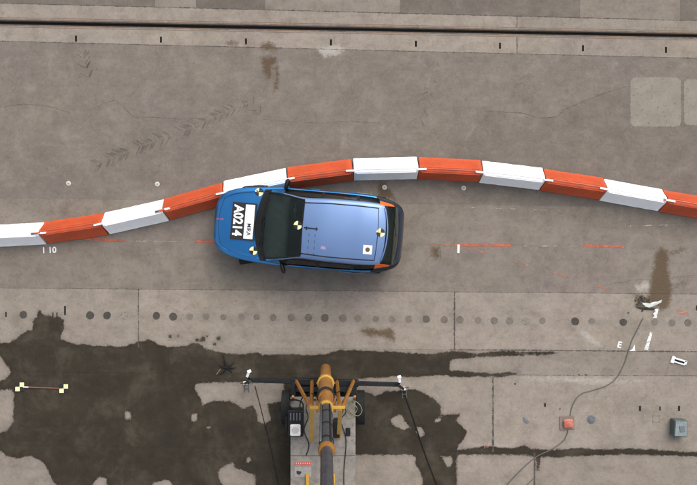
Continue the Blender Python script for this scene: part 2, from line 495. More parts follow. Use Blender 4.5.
BROWN = [
 [(657,249),(662,247),(668,250),(669.5,258),(668.5,268),(671,279),(673,290),(671.5,301),(668,309),(660,312),(655,306),(649.5,303.5),(644,309),(638,308),(633,306),(635,300),(633,294),(640,293),(647,296),(650,288),(650.4,276),(653,266),(654,257)],
 [(668,252),(676,250),(684,247),(688,248),(680,253),(670,255)],
 [(672,286),(680,283),(690,280),(689,282.5),(680,286),(672,289)],
 [(259,48),(261,43),(269,41),(280,48),(277,51),(266,51)],
 [(260,56),(277,56),(277,64),(272,67),(273,79),(268,80),(262.5,72)],
 [(273,62),(279,65),(279,80),(278.5,90),(273,93),(274.5,78)],
 [(225,42),(231,40),(240,42),(236,46),(227,46)],
 [(377,182),(385,182),(393,192),(397,200),(378,198)],
 [(430,247),(440,246),(441,258),(436,260),(431,256)],
 [(358,330),(368,327),(380,329),(392,327),(396,335),(395,342),(384,338),(366,336)],
 circ(100, 56, 1.5),
]
DUST = [
 [(315,46),(340,45),(345,49),(338,55),(325,58),(318,52)],
 [(634,286),(645,281),(652,284),(648,291),(637,292)],
 [(578,327),(586,332),(598,341),(603,346),(596,345),(584,338)],
 [(520,378),(560,377),(640,380),(644,382),(600,384),(540,381)],
 [(470,444),(492,443),(520,446),(500,447.5),(480,447)],
]
GRIME = [   # patches of asphalt worn or soiled darker than the rest
 ([(488,112),(505,112),(525,117),(545,119),(557,114),(568,105),(585,99),(602,93),(632,84),(720,78),(800,78),(800,206),(640,205),(470,203),(440,170),(470,135)], 0.10, 0.03),
 ([(560,213),(640,210),(720,214),(800,214),(800,238),(690,240),(640,232),(590,228)], 0.10, 0.15),
 ([(120,122),(140,112),(158,110),(180,122),(195,131),(270,133),(340,140),(340,170),(200,185),(120,180)], 0.05, 0.03),
 ([(-60,150),(60,145),(90,200),(-60,205)], 0.06, 0.4),
 ([(180,4),(300,10),(250,60),(200,50)], 0.05, 0.3),
 ([(540,352),(620,352),(700,352),(800,352),(800,376),(640,376),(600,374)], 0.09, 0.3),
 ([(440,320),(560,318),(700,322),(700,327),(560,326),(440,326)], 0.06, 0.06),
 ([(0,312),(440,316),(440,324),(0,320)], 0.05, 0.08),
 ([(600,395),(760,400),(760,450),(620,448)], 0.06, 0.4),
 ]

def sdf(polys, P):
    """signed distance, positive inside, metres"""
    best = np.full(len(P), -9.0)
    for poly in polys:
        A = np.array(poly, float)
        B = np.roll(A, -1, axis=0)
        d = np.full(len(P), 1e9)
        ins = np.zeros(len(P), bool)
        lo, hi = A.min(0) - 12, A.max(0) + 12
        sel = np.where((P[:, 0] > lo[0]) & (P[:, 0] < hi[0]) & (P[:, 1] > lo[1]) & (P[:, 1] < hi[1]))[0]
        if len(sel) == 0:
            continue
        Q = P[sel]
        dd = np.full(len(Q), 1e9)
        ii = np.zeros(len(Q), bool)
        for a, b_ in zip(A, B):
            ab = b_ - a
            t = np.clip(((Q - a) @ ab) / max(ab @ ab, 1e-9), 0, 1)
            q = a + t[:, None] * ab
            dd = np.minimum(dd, np.hypot(*(Q - q).T))
            if a[1] != b_[1]:
                c = ((a[1] > Q[:, 1]) != (b_[1] > Q[:, 1])) & (Q[:, 0] < (b_[0] - a[0]) * (Q[:, 1] - a[1]) / (b_[1] - a[1]) + a[0])
                ii ^= c
        s = np.where(ii, dd, -dd) / PM
        best[sel] = np.maximum(best[sel], s)
    return best

# ------------------------------------------------------------------ the ground
ground = MB()
ground.add([(-260, -260, -0.16), (260, -260, -0.16), (260, 260, -0.16), (-260, 260, -0.16)], [(0, 1, 2, 3)])
ground = ground.build('ground', M['joint'])
tag(ground, 'flat proving ground of concrete and asphalt', None, None, 'structure')

LINES = {   # y of each long joint at x=0 and x=697
 'A': (3.0, 20.5), 'T1': (19.8, 33.6), 'T2': (24.2, 37.4), 'B': (41, 58), 'C': (198, 208), 'D': (240.5, 246.3),
 'E': (288, 294), 'F': (346, 351.7), 'G': (372, 376), 'Hh': (445, 455.5), 'top': (-70, -60), 'far': (-900, -890), 'bot': (560, 570), 'vfar': (1500, 1510)}
def ly(k, x):
    a, b_ = LINES[k]
    return a + (b_ - a) * x / 697.0

def samples(a, b_, step, lo, hi):
    out = [a]
    x = a
    while x < b_ - 1e-6:
        if x < lo - 1e-6:
            n = min(lo, b_, x + max(40, (lo - x) / 3))
        elif x < hi - 1e-6:
            n = x + step
        else:
            n = x + max(40, (x - hi) / 2)
        if b_ - n < step * 0.4:
            n = b_
        x = min(n, b_)
        out.append(x)
    return out

def slab(name, x0, x1, top, bot, mat, tone, gap=0.06, step=2.4, lift=0.0):
    xs = samples(x0 + gap, x1 - gap, step, -40, 740)
    n_probe = samples(ly(top, 348), ly(bot, 348), step, -40, 530)
    ts = [(y - n_probe[0]) / (n_probe[-1] - n_probe[0]) for y in n_probe]
    nx, ny = len(xs), len(ts)
    pts = np.zeros((ny, nx, 2))
    for j, t in enumerate(ts):
        for i, x in enumerate(xs):
            ya, yb = ly(top, x) + gap, ly(bot, x) - gap
            pts[j, i] = (x, ya + (yb - ya) * t)
    P = pts.reshape(-1, 2)
    wv = np.minimum(sdf(WET, P), -sdf(DRY, P))
    bv = sdf(BROWN, P)
    dv = sdf(DUST, P)
    Z = lift + 0.0
    tv = np.full(len(P), tone)
    for poly, k_, soft in GRIME:
        g_ = sdf([poly], P)
        tv *= 1 - k_ * np.clip(g_ / soft + 0.5, 0, 1)
    V = [((p[0] - 348.5) / PM, (242.5 - p[1]) / PM, Z) for p in P]
    F = []
    for j in range(ny - 1):
        for i in range(nx - 1):
            a = j * nx + i
            F.append((a + nx, a + nx + 1, a + 1, a))
    # rim
    loop = [i for i in range(nx)] + [j * nx + nx - 1 for j in range(1, ny)] + [(ny - 1) * nx + i for i in range(nx - 2, -1, -1)] + [j * nx for j in range(ny - 2, 0, -1)]
    o0 = len(V)
    for i in loop:
        V.append((V[i][0], V[i][1], -0.15))
    m = len(loop)
    for k in range(m):
        F.append((loop[k], loop[(k + 1) % m], o0 + (k + 1) % m, o0 + k))
    me = bpy.data.meshes.new(name)
    me.from_pydata(V, [], F)
    me.materials.append(mat)
    ext = lambda arr: np.concatenate([arr, arr[loop]]).astype(np.float32)
    for nm, arr in (('wet', np.clip(ext(wv), -0.4, 0.4)), ('brown', np.clip(ext(bv), -0.4, 0.4)), ('dusty', np.clip(ext(dv), -0.4, 0.4)), ('tone', ext(tv))):
        at = me.attributes.new(nm, 'FLOAT', 'POINT')
        at.data.foreach_set('value', arr)
    me.update()
    o = bpy.data.objects.new(name, me)
    COL.objects.link(o)
    o.parent = ground
    return o

C_, A_ = M['concrete'], M['asphalt']
FARX = 1500
def row(name, xs, top, bot, mats, tones, **kw):
    for i in range(len(xs) - 1):
        mt = mats[i] if isinstance(mats, list) else mats
        slab('asphalt_slab' if mt is A_ else 'concrete_slab', xs[i], xs[i + 1], top, bot, mt, tones[i % len(tones)], **kw)
slab('asphalt_slab', -FARX, FARX + 700, 'far', 'top', A_, 0.95)
row('', [-FARX, -170, 155, 196, 265, 315, 400, 580, 680, 900, FARX + 700], 'top', 'A',
    [A_, A_, C_, A_, C_, C_, A_, C_, A_, A_], [0.95, 0.86, 0.95, 0.78, 0.92, 0.96, 0.84, 0.90, 0.86, 0.95], gap=0.05)
row('', [-FARX, -330, 517, 1330, FARX + 700], 'A', 'T1', C_, [1.10, 1.14, 1.06, 1.08], gap=0.06)
row('', [-FARX, -330, 517, 1330, FARX + 700], 'T2', 'B', C_, [1.12, 1.17, 1.10, 1.08], gap=0.06)
slab('asphalt_slab', -FARX, FARX + 700, 'B', 'C', A_, 1.03, gap=0.03)
row('', [-FARX, -210, 262, 735, FARX + 700], 'C', 'D', C_, [0.86, 0.87, 0.88, 0.86], gap=0.03)
row('', [-FARX, -320, 150, 624, 1100, FARX + 700], 'D', 'E', C_, [0.86, 0.84, 0.86, 0.88, 0.86], gap=0.03)
row('', [-FARX, -178, 138.5, 454.5, 770, FARX + 700], 'E', 'F', C_, [1.06, 1.08, 1.13, 1.15, 1.07], gap=0.05, step=1.6)
row('', [-FARX, -190, 130, 450, 770, FARX + 700], 'F', 'G', C_, [1.0, 1.0, 1.06, 1.04, 1.0], gap=0.05)
row('', [-FARX, -140, 13, 253, 493, 733, FARX + 700], 'G', 'Hh', C_, [1.03, 1.02, 1.06, 1.10, 1.17, 1.17, 1.06], gap=0.05)
row('', [-FARX, -160, 76, 340, 457, 534.5, 770, FARX + 700], 'Hh', 'bot', C_, [1.0, 1.0, 1.04, 1.08, 1.12, 1.04, 1.05], gap=0.05)
slab('concrete_slab', -FARX, FARX + 700, 'bot', 'vfar', C_, 0.95)

# rusty steel edges and rail lying in the long slot
def yl(k, x, off):
    return W(x, ly(k, x) + off)
for k, off, w, z1, nm in (('T1', -0.9, 0.9, 0.004, 'steel_edge'), ('T1', -2.6, 0.35, 0.003, 'steel_edge'), ('T2', 0.7, 0.9, 0.004, 'steel_edge'), ('T2', 2.5, 0.35, 0.003, 'steel_edge')):
    for a, b_ in ((-600, -120), (-119, 165), (166, 420), (421, 516), (518, 800), (801, 1300)):
        if w < 0.5 and (a + b_) % 3 == 0:
            continue
        p = [yl(k, a, off - w / 2), yl(k, b_, off - w / 2), yl(k, b_, off + w / 2), yl(k, a, off + w / 2)]
        MB().poly([(q.x, q.y) for q in p], -0.03, z1).build(nm, M['rust'], ground)
s = MB()
s.bar(Vector(yl('T1', -700, 2.1)) + Vector((0, 0, -0.12)), Vector(yl('T1', 1400, 2.1)) + Vector((0, 0, -0.12)), 0.05, 0.03)
s.build('slot_rail', M['black_paint'], ground)

# joint filler, ragged where it is missing or overgrown
M['filler'] = simple('joint_filler', (0.060, 0.050, 0.040), 0.95, var=0.3, scale=9)
M['crack'] = simple('crack_line', (0.085, 0.074, 0.062), 0.95, var=0.3, scale=9)
def joint(a, b_, w, skip=0.0, mat='filler', nm='joint_filler'):
    rnd = random.Random(int(a[0] * 7 + a[1]))
    L = math.hypot(b_[0] - a[0], b_[1] - a[1]); n = max(2, int(L / 1.1)); wk = 0.0
    d = ((b_[0] - a[0]) / L, (b_[1] - a[1]) / L); q = (-d[1], d[0])
    s = MB(); up, dn = [], []
    for k in range(n + 1):
        t = L * k / n; j = rnd.uniform(-.22, .22)
        wk = wk * 0.8 + rnd.uniform(-.3, .3); hw = w / 2 * (0.9 + wk + rnd.uniform(-.3, .3)); hw = max(hw, w * 0.12)
        if rnd.random() < skip: hw *= 0.25
        c = (a[0] + d[0] * t + q[0] * j, a[1] + d[1] * t + q[1] * j)
        up.append(W(c[0] - q[0] * hw, c[1] - q[1] * hw)); dn.append(W(c[0] + q[0] * hw, c[1] + q[1] * hw))
    vs = [(v.x, v.y, 0.0025) for v in up + dn]
    s.add(vs, [(n + 1 + k, n + 2 + k, k + 1, k) for k in range(n)])
    s.build(nm, M[mat], ground)
def crack(pts, w=0.45, skip=0.35):
    for a, b_ in zip(pts[:-1], pts[1:]):
        joint(a, b_, w * 0.8, skip, 'crack', 'crack')
crack([(-60, 104), (0, 107), (22, 104), (41, 105), (55, 108), (70, 113)], 0.5)
crack([(88, 112), (93, 109), (104, 103), (115, 100), (124, 107), (133, 117), (150, 117), (180, 119), (207, 118)], 0.5)
crack([(262, 119), (273, 120), (296, 122), (320, 123), (350, 121), (380, 123)], 0.45, 0.5)
crack([(486, 111), (506, 112), (523, 113), (540, 118), (557, 117), (563, 110), (577, 104), (592, 98), (608, 92), (628, 86)], 0.75, 0.2)
crack([(600, 286), (640, 279), (660, 281), (676, 277), (697, 275)], 0.45, 0.3)
joint((138.5, ly('E', 138)), (138.5, ly('F', 138)), 0.9, 0.3)
joint((454.5, ly('E', 454)), (454.5, ly('F', 454)), 1.5, 0.1)
joint((493, ly('G', 493)), (493, ly('Hh', 493)), 1.7)
joint((534.5, ly('Hh', 534)), (534.5, 520), 1.4)
joint((457, ly('Hh', 457)), (457, 520), 0.8, 0.4)
joint((517, ly('A', 517)), (517, ly('T1', 517)), 0.9)
joint((517, ly('T2', 517)), (517, ly('B', 517)), 0.9)
joint((450, ly('F', 450)), (800, ly('F', 800)), 1.0, 0.25)
joint((500, ly('G', 500)), (800, ly('G', 800)), 0.6, 0.5)
joint((-80, ly('E', -80)), (800, ly('E', 800)), 0.45, 0.5)
joint((-80, ly('B', -80)), (800, ly('B', 800)), 0.6, 0.5)
joint((-80, ly('A', -80)), (800, ly('A', 800)), 0.8, 0.4)
# short drain slots beside the strip: dark inlays
def inlay(name, px, py, w, h, mat, rz=0.0, z=0.003, parent=ground):
    c = W(px, py)
    return MB().box((c.x, c.y, z - 0.01), (w / PM, h / PM, 0.02), rz).build(name, mat, parent)
for x, y in ((-9, 37), (76, 38.5), (161, 39.5), (246, 41.3), (331, 42.2), (416, 43.6), (500, 45.6), (583, 48), (666, 49.8), (751, 52)):
    inlay('drain_slot', x, y, 1.8, 6, M['slot_black'])
for x, y, w, h in ((6, 314.5, 1.5, 5), (65, 310.5, 1.8, 9), (53, 315, 1.0, 5), (57, 315, 1.0, 5), (545, 405, 1.8, 3.5), (640, 408.5, 2, 5), (660, 408.5, 1.4, 4), (679, 408.5, 2, 5), (560, 409, 1.2, 1.2), (515, 384, 1.6, 1.5), (579, 375, 2, 1), (586, 375, 2.6, 1), (697, 308, 2, 5)):
    inlay('bolt_slot', x, y, w, h, M['black_rubber'])
# square outline of a small inspection lid
for dx, dy, w, h in ((0, -3.2, 7, 0.6), (0, 3.2, 7, 0.6), (-3.2, 0, 0.6, 7), (3.2, 0, 0.6, 7)):
    inlay('lid_frame', 656 + dx, 419 + dy, w, h, M['dusty_plate'])

# row of filled anchor holes
def disc_mat(name, t):
    m, nt, b = new_mat(name)
    p = world_coords(nt)
    n1 = noise(nt, 17, 7, 0.8, p); n2 = noise(nt, 70, 4, 0.7, p); n3 = noise(nt, 2.0, 3, 0.5, p)
    c = mix_c(nt, ramp(nt, n1, 0.34, 0.66), (t * 0.62, t * 0.54, t * 0.46), (t * 1.5, t * 1.34, t * 1.16))
    c = mix_c(nt, ramp(nt, n2, 0.35, 0.65, 0, 0.35), c, (0.17, 0.15, 0.125))
    c = mix_c(nt, ramp(nt, n3, 0.40, 0.62, 0, 0.5 if t > 0.09 else 0.12), c, (0.175, 0.155, 0.130))
    lk(nt, c, b.inputs['Base Color']); b.inputs['Roughness'].default_value = 0.93
    b.inputs['Specular IOR Level'].default_value = 0.2
    return m
DM = [disc_mat('plug_dark', 0.028), disc_mat('plug_mid', 0.062), disc_mat('plug_grey', 0.094), disc_mat('plug_faint', 0.122), disc_mat('plug_pale', 0.20)]
plugs = [(-30,0),(-12,2),(23,0),(90,0),(107,0),(124,4),(156.5,0),(173,0),(190,3),(206,3),(223,3),(241,3),(257,3),(273,3),(291,2),(308,2),(325,1),(343,2),(358,3),(376,3),(392,3),(409,3),(426,1),(444,2),(460,2),(478,3),(494,2),(510,3),(526,4),(542,3),(575,0),(592,3),(623,0),(655,3),(672,3),(688,2),(706,1),(723,2)]
for px, k in plugs:
    py = 314.5 + (px - 23) * (322 - 314.5) / 600.0
    c = W(px + random.uniform(-.4, .4), py + random.uniform(-.4, .4))
    r = (4.0 if k < 2 else 3.6) / PM * random.uniform(0.93, 1.04)
    rr_ = [r * random.uniform(0.93, 1.05) * (0.8 if k > 1 and random.random() < 0.12 else 1) for _ in range(20)]
    MB().poly([(c.x + rr_[i] * math.cos(i * math.pi / 10), c.y + rr_[i] * math.sin(i * math.pi / 10)) for i in range(20)], -0.01, 0.0035).build('anchor_plug', DM[k], ground)
    if k in (2, 4):
        n = 22
        ring = [(c.x + (r + 0.004) * math.cos(i * 2 * math.pi / n), c.y + (r + 0.004) * math.sin(i * 2 * math.pi / n)) for i in range(n)]
        MB().poly(ring, -0.01, 0.002).build('anchor_ring', DM[2 if k != 2 else 1], ground)

# two rough concrete repair patches in the asphalt
def patch(x0, y0, x1, y1, tone):
    pts = []
    rr = 5
    for cx, cy, a0 in ((x1 - rr, y0 + rr, -90), (x1 - rr, y1 - rr, 0), (x0 + rr, y1 - rr, 90), (x0 + rr, y0 + rr, 180)):
        for k in range(4):
            a = R(a0 + 30 * k)
            pts.append((cx + rr * math.cos(a), cy + rr * math.sin(a)))
    q = []
    for i in range(len(pts)):
        a, b_ = pts[i], pts[(i + 1) % len(pts)]
        m = max(1, int(math.hypot(b_[0] - a[0], b_[1] - a[1]) / 1.2))
        for k in range(m):
            q.append((a[0] + (b_[0] - a[0]) * k / m + random.uniform(-.55, .55), a[1] + (b_[1] - a[1]) * k / m + random.uniform(-.6, .6)))
    wp = [W(*p) for p in q]
    o = MB().poly([(p.x, p.y) for p in wp], -0.01, 0.0025).build('repair_patch', M['patch'], ground)
    return o
pm, nt, b = new_mat('patch_concrete')
p = world_coords(nt)
fine = noise(nt, 40, 6, 0.75, p)
base = mix_c(nt, ramp(nt, noise(nt, 3, 5, 0.6, p), 0.3, 0.7), (0.185, 0.164, 0.130), (0.250, 0.224, 0.182))
base = mix_c(nt, ramp(nt, noise(nt, 13, 5, 0.7, p, 0.5), 0.56, 0.64, 0, 0.65), base, (0.105, 0.090, 0.070))
base = mix_c(nt, ramp(nt, fine, 0.3, 0.7, 0, 0.35), base, (0.16, 0.14, 0.115))
lk(nt, base, b.inputs['Base Color']); b.inputs['Roughness'].default_value = 0.95
bump(nt, b, fine, 0.6, 0.01)
M['patch'] = pm
patch(630.5, 77, 681, 126.5, 1.3)
patch(684, 79, 737, 125.5, 1.3)

# painted marks
def mark(name, pts, mat, z=0.004, label=None):
    wp = [W(*p) for p in pts]
    o = MB().poly([(p.x, p.y) for p in wp], -0.004, z).build(name, mat, ground)
    if label: o['label'] = label
    return o
def stroke(name, a, b_, w, mat, z=0.004):
    a, b_ = Vector((a[0], a[1])), Vector((b_[0], b_[1]))
    d = (b_ - a).normalized()
    n = Vector((-d.y, d.x)) * w / 2
    return mark(name, [tuple(a - n), tuple(b_ - n), tuple(b_ + n), tuple(a + n)], mat, z)
stroke('orange_line', (455, 245.2), (512, 245.4), 2.4, M['orange_line'])
stroke('orange_line', (430, 244), (456, 245.4), 1.6, M['faint_orange_line'])
stroke('orange_line', (466, 248.2), (492, 254), 1.5, M['faint_orange_line'], 0.0045)
stroke('orange_line', (583, 245.3), (624, 246.8), 2.4, M['orange_line'])
stroke('orange_line', (512, 261), (529, 266), 2.0, M['faint_orange_line'])
stroke('orange_line', (553, 272.5), (570, 277.5), 2.0, M['faint_orange_line'])
stroke('orange_line', (598, 286), (612, 291.5), 2.0, M['faint_orange_line'])
stroke('orange_line', (676, 311), (688, 314), 4.0, M['faint_orange_line'])
stroke('orange_line', (72, 238), (126, 241), 2.2, M['orange_line'])
stroke('orange_line', (78, 233), (110, 239), 2.0, M['faint_orange_line'], 0.0045)
stroke('orange_line', (196, 241.5), (228, 241.8), 2.2, M['orange_line'])
stroke('orange_line', (484, 447), (492, 446), 3.0, M['faint_orange_line'])
stroke('white_line', (458.6, 244.6), (458.4, 253.0), 2.2, M['white_paint'], 0.006)
stroke('white_line', (520, 245.9), (583, 246.2), 0.9, M['faint_white_line'])
stroke('white_line', (120, 241), (196, 241.6), 0.9, M['faint_white_line'])
stroke('white_line', (630, 226), (697, 224), 0.9, M['faint_white_line'])
stroke('white_line', (470, 207.5), (560, 210.5), 0.9, M['faint_white_line'])
mark('white_line', [(650, 331.5), (652.4, 333), (647.9, 350), (644.3, 349.4)], M['white_line'])
mark('white_line', [(629.5, 351), (632.5, 349), (634.5, 344.5), (635.2, 350.8)], M['white_paint'])
mark('white_line', [(653, 309), (658, 310), (656.5, 318), (652.5, 318), (655, 313)], M['white_line'])

def text_mesh(name, body, size, loc, rot, mat, parent=None, extrude=0.001, bold=0.0, sx=1.0):
    cu = bpy.data.curves.new(name, 'FONT')
    cu.body = body
    cu.size = size
    cu.extrude = extrude
    cu.offset = bold
    cu.align_x = 'CENTER'
    cu.align_y = 'CENTER'
    t = bpy.data.objects.new(name, cu)
    COL.objects.link(t)
    dg = bpy.context.evaluated_depsgraph_get()
    me = bpy.data.meshes.new_from_object(t.evaluated_get(dg))
    bpy.data.objects.remove(t)
    me.materials.clear()
    me.materials.append(mat)
    o = bpy.data.objects.new(name, me)
    COL.objects.link(o)
    o.location = loc
    o.rotation_euler = rot
    o.scale = (sx, 1, 1)
    if parent is not None:
        o.parent = parent
    return o
text_mesh('painted_number', '1 10', 0.19, W(49, 250.3, 0.004), (0, 0, R(2)), M['white_paint'], ground, bold=0.004)
text_mesh('painted_letter', 'E', 0.20, W(619.5, 345, 0.004), (0, 0, R(-14)), M['white_paint'], ground, bold=0.003)

# tyre tread marks: faint chevron bars
M['faint_tyre_mark'] = worn_paint('faint_tyre_mark', (0.085, 0.075, 0.064), 0.50, 3.0, 0.20)
def tread(path, w, step, label, mat='tyre_mark'):
    s = MB()
    for (x0, y0), (x1, y1) in zip(path[:-1], path[1:]):
        L = math.hypot(x1 - x0, y1 - y0)
        n = int(L / step)
        d = Vector((x1 - x0, y1 - y0)) / L
        nn = Vector((-d.y, d.x))
        for k in range(n):
            c = Vector((x0, y0)) + d * (k + random.uniform(0.1, 0.9)) * step
            if random.random() < 0.22: continue
            for sg in (-1, 1):
                if random.random() < 0.2: continue
                a = c + nn * sg * 0.8
                e = c + nn * sg * w * random.uniform(0.6, 1.0) - d * w * 0.75
                t = (e - a).normalized()
                q = Vector((-t.y, t.x)) * random.uniform(0.5, 1.2)
                pp = [W(*tuple(v)) for v in (a - q, e - q * 0.6, e + q * 0.6, a + q)]
                s.add([(v.x, v.y, 0.0035) for v in pp], [(0, 1, 2, 3)])
    o = s.build('tyre_track', M[mat], None)
    tag(o, label, None, 'tyre tread marks on the asphalt', 'structure')
tread([(95, 165), (135, 148), (185, 130), (225, 112), (250, 102), (262, 116)], 8, 3.2, 'faint chevron tread marks left of the car nose')
tread([(82, 55), (90, 84)], 8, 3.4, 'faint short chevron tread mark in the upper left')
tread([(418, 120), (432, 85), (436, 60)], 9, 3.4, 'faint tread marks in the upper right', 'faint_tyre_mark')
tread([(10, 60), (16, 90)], 7, 3.4, 'faint tread marks at the left edge', 'faint_tyre_mark')
tread([(535, 112), (520, 90), (528, 70)], 8, 3.8, 'faint tread marks near the repair patches', 'faint_tyre_mark')

# ------------------------------------------------------------------ small things on the ground
# survey studs
M['stud'] = simple('stud_white', (0.46, 0.46, 0.43), 0.6, var=0.2, scale=30, dirt=0.3)
M['stud_dark'] = simple('stud_grey', (0.25, 0.25, 0.24), 0.5)
for (px, py), lb in zip(((68.5, 183.3), (157.3, 184), (384.5, 187.3), (463.7, 188)),
                        ('small white round survey stud on asphalt, leftmost of four', 'small white round survey stud on asphalt nearest the car nose',
                         'small white round survey stud between the car tail and the white barrier', 'small white round survey stud below the orange barrier right of the car')):
    c = W(px, py)
    o = MB().disc((c.x, c.y, 0), 0.062, 0.008, 20)
    t = empty('survey_stud', (c.x, c.y, 0))
    tag(t, lb, 'survey stud', 'white survey studs along the barrier line')
    MB().tube([(0, 0, -0.002), (0, 0, 0.006), (0, 0, 0.008)], [0.056, 0.054, 0.045], 20).build('stud_disc', M['stud'], t, True, 40)
    MB().tube([(0.004, 0, 0.004), (0.004, 0, 0.016), (0.004, 0, 0.019)], [0.022, 0.020, 0.014], 14).build('stud_cap', M['stud_dark'], t, True, 40)

# scale bar
sb = empty('scale_bar', W(42, 387.7))
tag(sb, 'one metre scale bar with a yellow and black checker square at each end', 'scale bar')
def checker(cx, cy, name):
    d = 8.6 / PM / 2
    pl = MB().box((cx, cy, 0.010), (4 * d / 2, 4 * d / 2, 0.012), 0, 0.002).build(name, M['black_target'], sb)
    for sx, sy in ((1, 1), (-1, -1)):
        MB().box((cx + sx * d / 2, cy + sy * d / 2, 0.018), (d, d, 0.006), 0, 0.001).build('yellow_square', M['yellow_target'], pl)
checker(-22 / PM, 0.02, 'target_plate')
checker(22 / PM, -0.02, 'target_plate')
MB().tube([(-0.30, 0.012, 0.016), (0.42, -0.016, 0.016)], 0.014, 10).build('rod', M['rod'], sb, True, 40)
MB().tube([(-0.42, 0.015, 0.016), (-0.29, 0.012, 0.016)], 0.011, 10).build('rod_sleeve', M['white_paint'], sb, True, 40)

# cable with the junction box
def smooth_path(pts, n=6):
    pts = [Vector(p) for p in pts]
    out = []
    for i in range(len(pts) - 1):
        p0, p1, p2, p3 = pts[max(i - 1, 0)], pts[i], pts[i + 1], pts[min(i + 2, len(pts) - 1)]
        for k in range(n):
            t = k / n
            out.append(0.5 * ((2 * p1) + (p2 - p0) * t + (2 * p0 - 5 * p1 + 4 * p2 - p3) * t * t + (3 * p1 - p0 - 3 * p2 + p3) * t ** 3))
    out.append(pts[-1])
    return out
def gcable(pxs, r):
    return smooth_path([W(x, y, 0.0) + Vector((0, 0, r * 0.9)) for x, y in pxs])
o = MB().tube(gcable([(643, 318), (638, 328), (632, 340), (628, 352), (624, 364), (617, 377), (607, 385.5), (592, 390.5), (582, 393.5), (576, 399), (571.5, 408), (570, 417)], 0.008), 0.0115, 7).build('cable', M['cable'], None, True)
tag(o, 'thin grey cable curving from the brown stain down to the salmon box', 'cable')
o = MB().tube(gcable([(568, 428), (567, 434), (563, 441), (554, 448), (546, 452), (536, 457), (522, 469), (505, 487), (485, 512)], 0.008), 0.0115, 7).build('cable', M['cable'], None, True)
tag(o, 'thin grey cable leaving the salmon box towards the bottom edge', 'cable')
o = MB().tube(gcable([(534, 478), (526, 486), (515, 500)], 0.008), 0.008, 6).build('cable', M['cable'], None, True)
tag(o, 'short thin grey wire at the bottom edge beside the slab joint', 'cable')

jb = empty('junction_box', W(567.3, 423.2), R(4))
tag(jb, 'salmon coloured junction box on a square brown plate', 'junction box')
MB().box((-0.01, 0.01, 0.012), (0.33, 0.31, 0.022), 0, 0.004).build('base_plate', M['dusty_plate'], jb)
MB().box((0.01, 0.0, 0.055), (0.22, 0.205, 0.07), 0, 0.03).build('box_body', M['salmon'], jb)
MB().tube([(0.01, 0, 0.085), (0.01, 0, 0.100), (0.01, 0, 0.106)], [0.062, 0.058, 0.045], 18).build('box_lid', M['salmon'], jb, True, 40)
MB().disc((0.01, 0, 0.105), 0.020, 0.006, 12).build('lid_bolt', M['red_print'], jb)

cv = empty('cover_disc', W(591.3, 419.3))
tag(cv, 'small round grey metal cover set in the concrete right of the salmon box', 'cover')
MB().tube([(0, 0, 0), (0, 0, 0.008), (0, 0, 0.012)], [0.10, 0.10, 0.09], 24).build('cover_plate', M['grey_disc'], cv, True, 40)
MB().tube([(0.0 + 0.06 * math.cos(a * 0.5), 0.06 * math.sin(a * 0.5), 0.013) for a in range(13)], 0.004, 6).build('cover_ring', M['joint'], cv)

bx = empty('ballast_block', W(676.5, 426.3), R(-3))
tag(bx, 'grey weathered block with a pale top standing on concrete at the right', 'block')
MB().box((0, 0, 0.12), (0.30, 0.37, 0.24), 0, 0.015).build('block_body', M['grey_box'], bx)
MB().box((0.0, 0.0, 0.2425), (0.26, 0.33, 0.006), 0, 0.002).build('block_top', simple('pale_block_top', (0.17, 0.205, 0.21), 0.6, var=0.22, scale=14, dirt=0.3), bx)  # top plate in a paler grey than the block body
MB().box((0.02, 0.0, 0.252), (0.11, 0.14, 0.014), R(8), 0.004).build('handle_plate', M['grey_disc'], bx)

db = empty('white_bracket', W(678.3, 361.3), R(-17))
tag(db, 'white folded metal bracket with a black strip lying on concrete', 'bracket')
s = MB(); s.box((0, 0.045, 0.02), (0.34, 0.035, 0.03), 0, 0.004); s.box((0, -0.035, 0.02), (0.30, 0.03, 0.03), 0, 0.004); s.box((-0.14, 0.0, 0.02), (0.07, 0.16, 0.035), 0, 0.004); s.box((0.155, 0.02, 0.02), (0.05, 0.09, 0.03), 0, 0.004)
s.build('bracket_frame', M['white_paint'], db)
MB().box((0.03, 0.003, 0.022), (0.28, 0.036, 0.02), R(-6), 0.004).build('black_strip', M['black_plastic'], db)

# torn film with debris on the brown stain
fl = empty('torn_film', W(652, 304.5), 0)
tag(fl, 'torn scrap of pale plastic film lying on the brown stain', 'plastic scrap')
M['liner'] = simple('soiled_liner', (0.045, 0.038, 0.03), 0.8, var=0.4, scale=20)
def film(pts, nm, mat, seed):
    rnd = random.Random(seed)
    c = Vector((sum(p[0] for p in pts) / len(pts), sum(p[1] for p in pts) / len(pts)))
    vs = [((p[0]) / PM, -(p[1]) / PM, rnd.uniform(0.008, 0.04)) for p in pts] + [(c.x / PM, -c.y / PM, 0.05)]
    n = len(pts)
    fs = [(n, (i + 1) % n, i) for i in range(n)]
    m = MB().add(vs, fs)
    m.add([(v[0], v[1], v[2] - 0.006) for v in vs], [tuple(reversed(f)) for f in fs])
    return m.build(nm, mat, fl)
film([(-11, -2), (-4, -0.5), (1, -2.5), (6, -3), (9.5, -5), (9, -2), (3, 1), (-3, 3), (-7, 2)], 'film_sheet', M['film'], 3)
film([(-10, -1), (-14, 1), (-17, 2), (-12, 4.5), (-7, 5.5), (3, 5.5), (4, 3), (-4, 4), (-9, 2)], 'dark_liner', M['liner'], 4)
film([(2, 4), (6, 4.5), (5, 9), (2, 12), (0.5, 9), (3, 7)], 'film_tail', M['film'], 5)

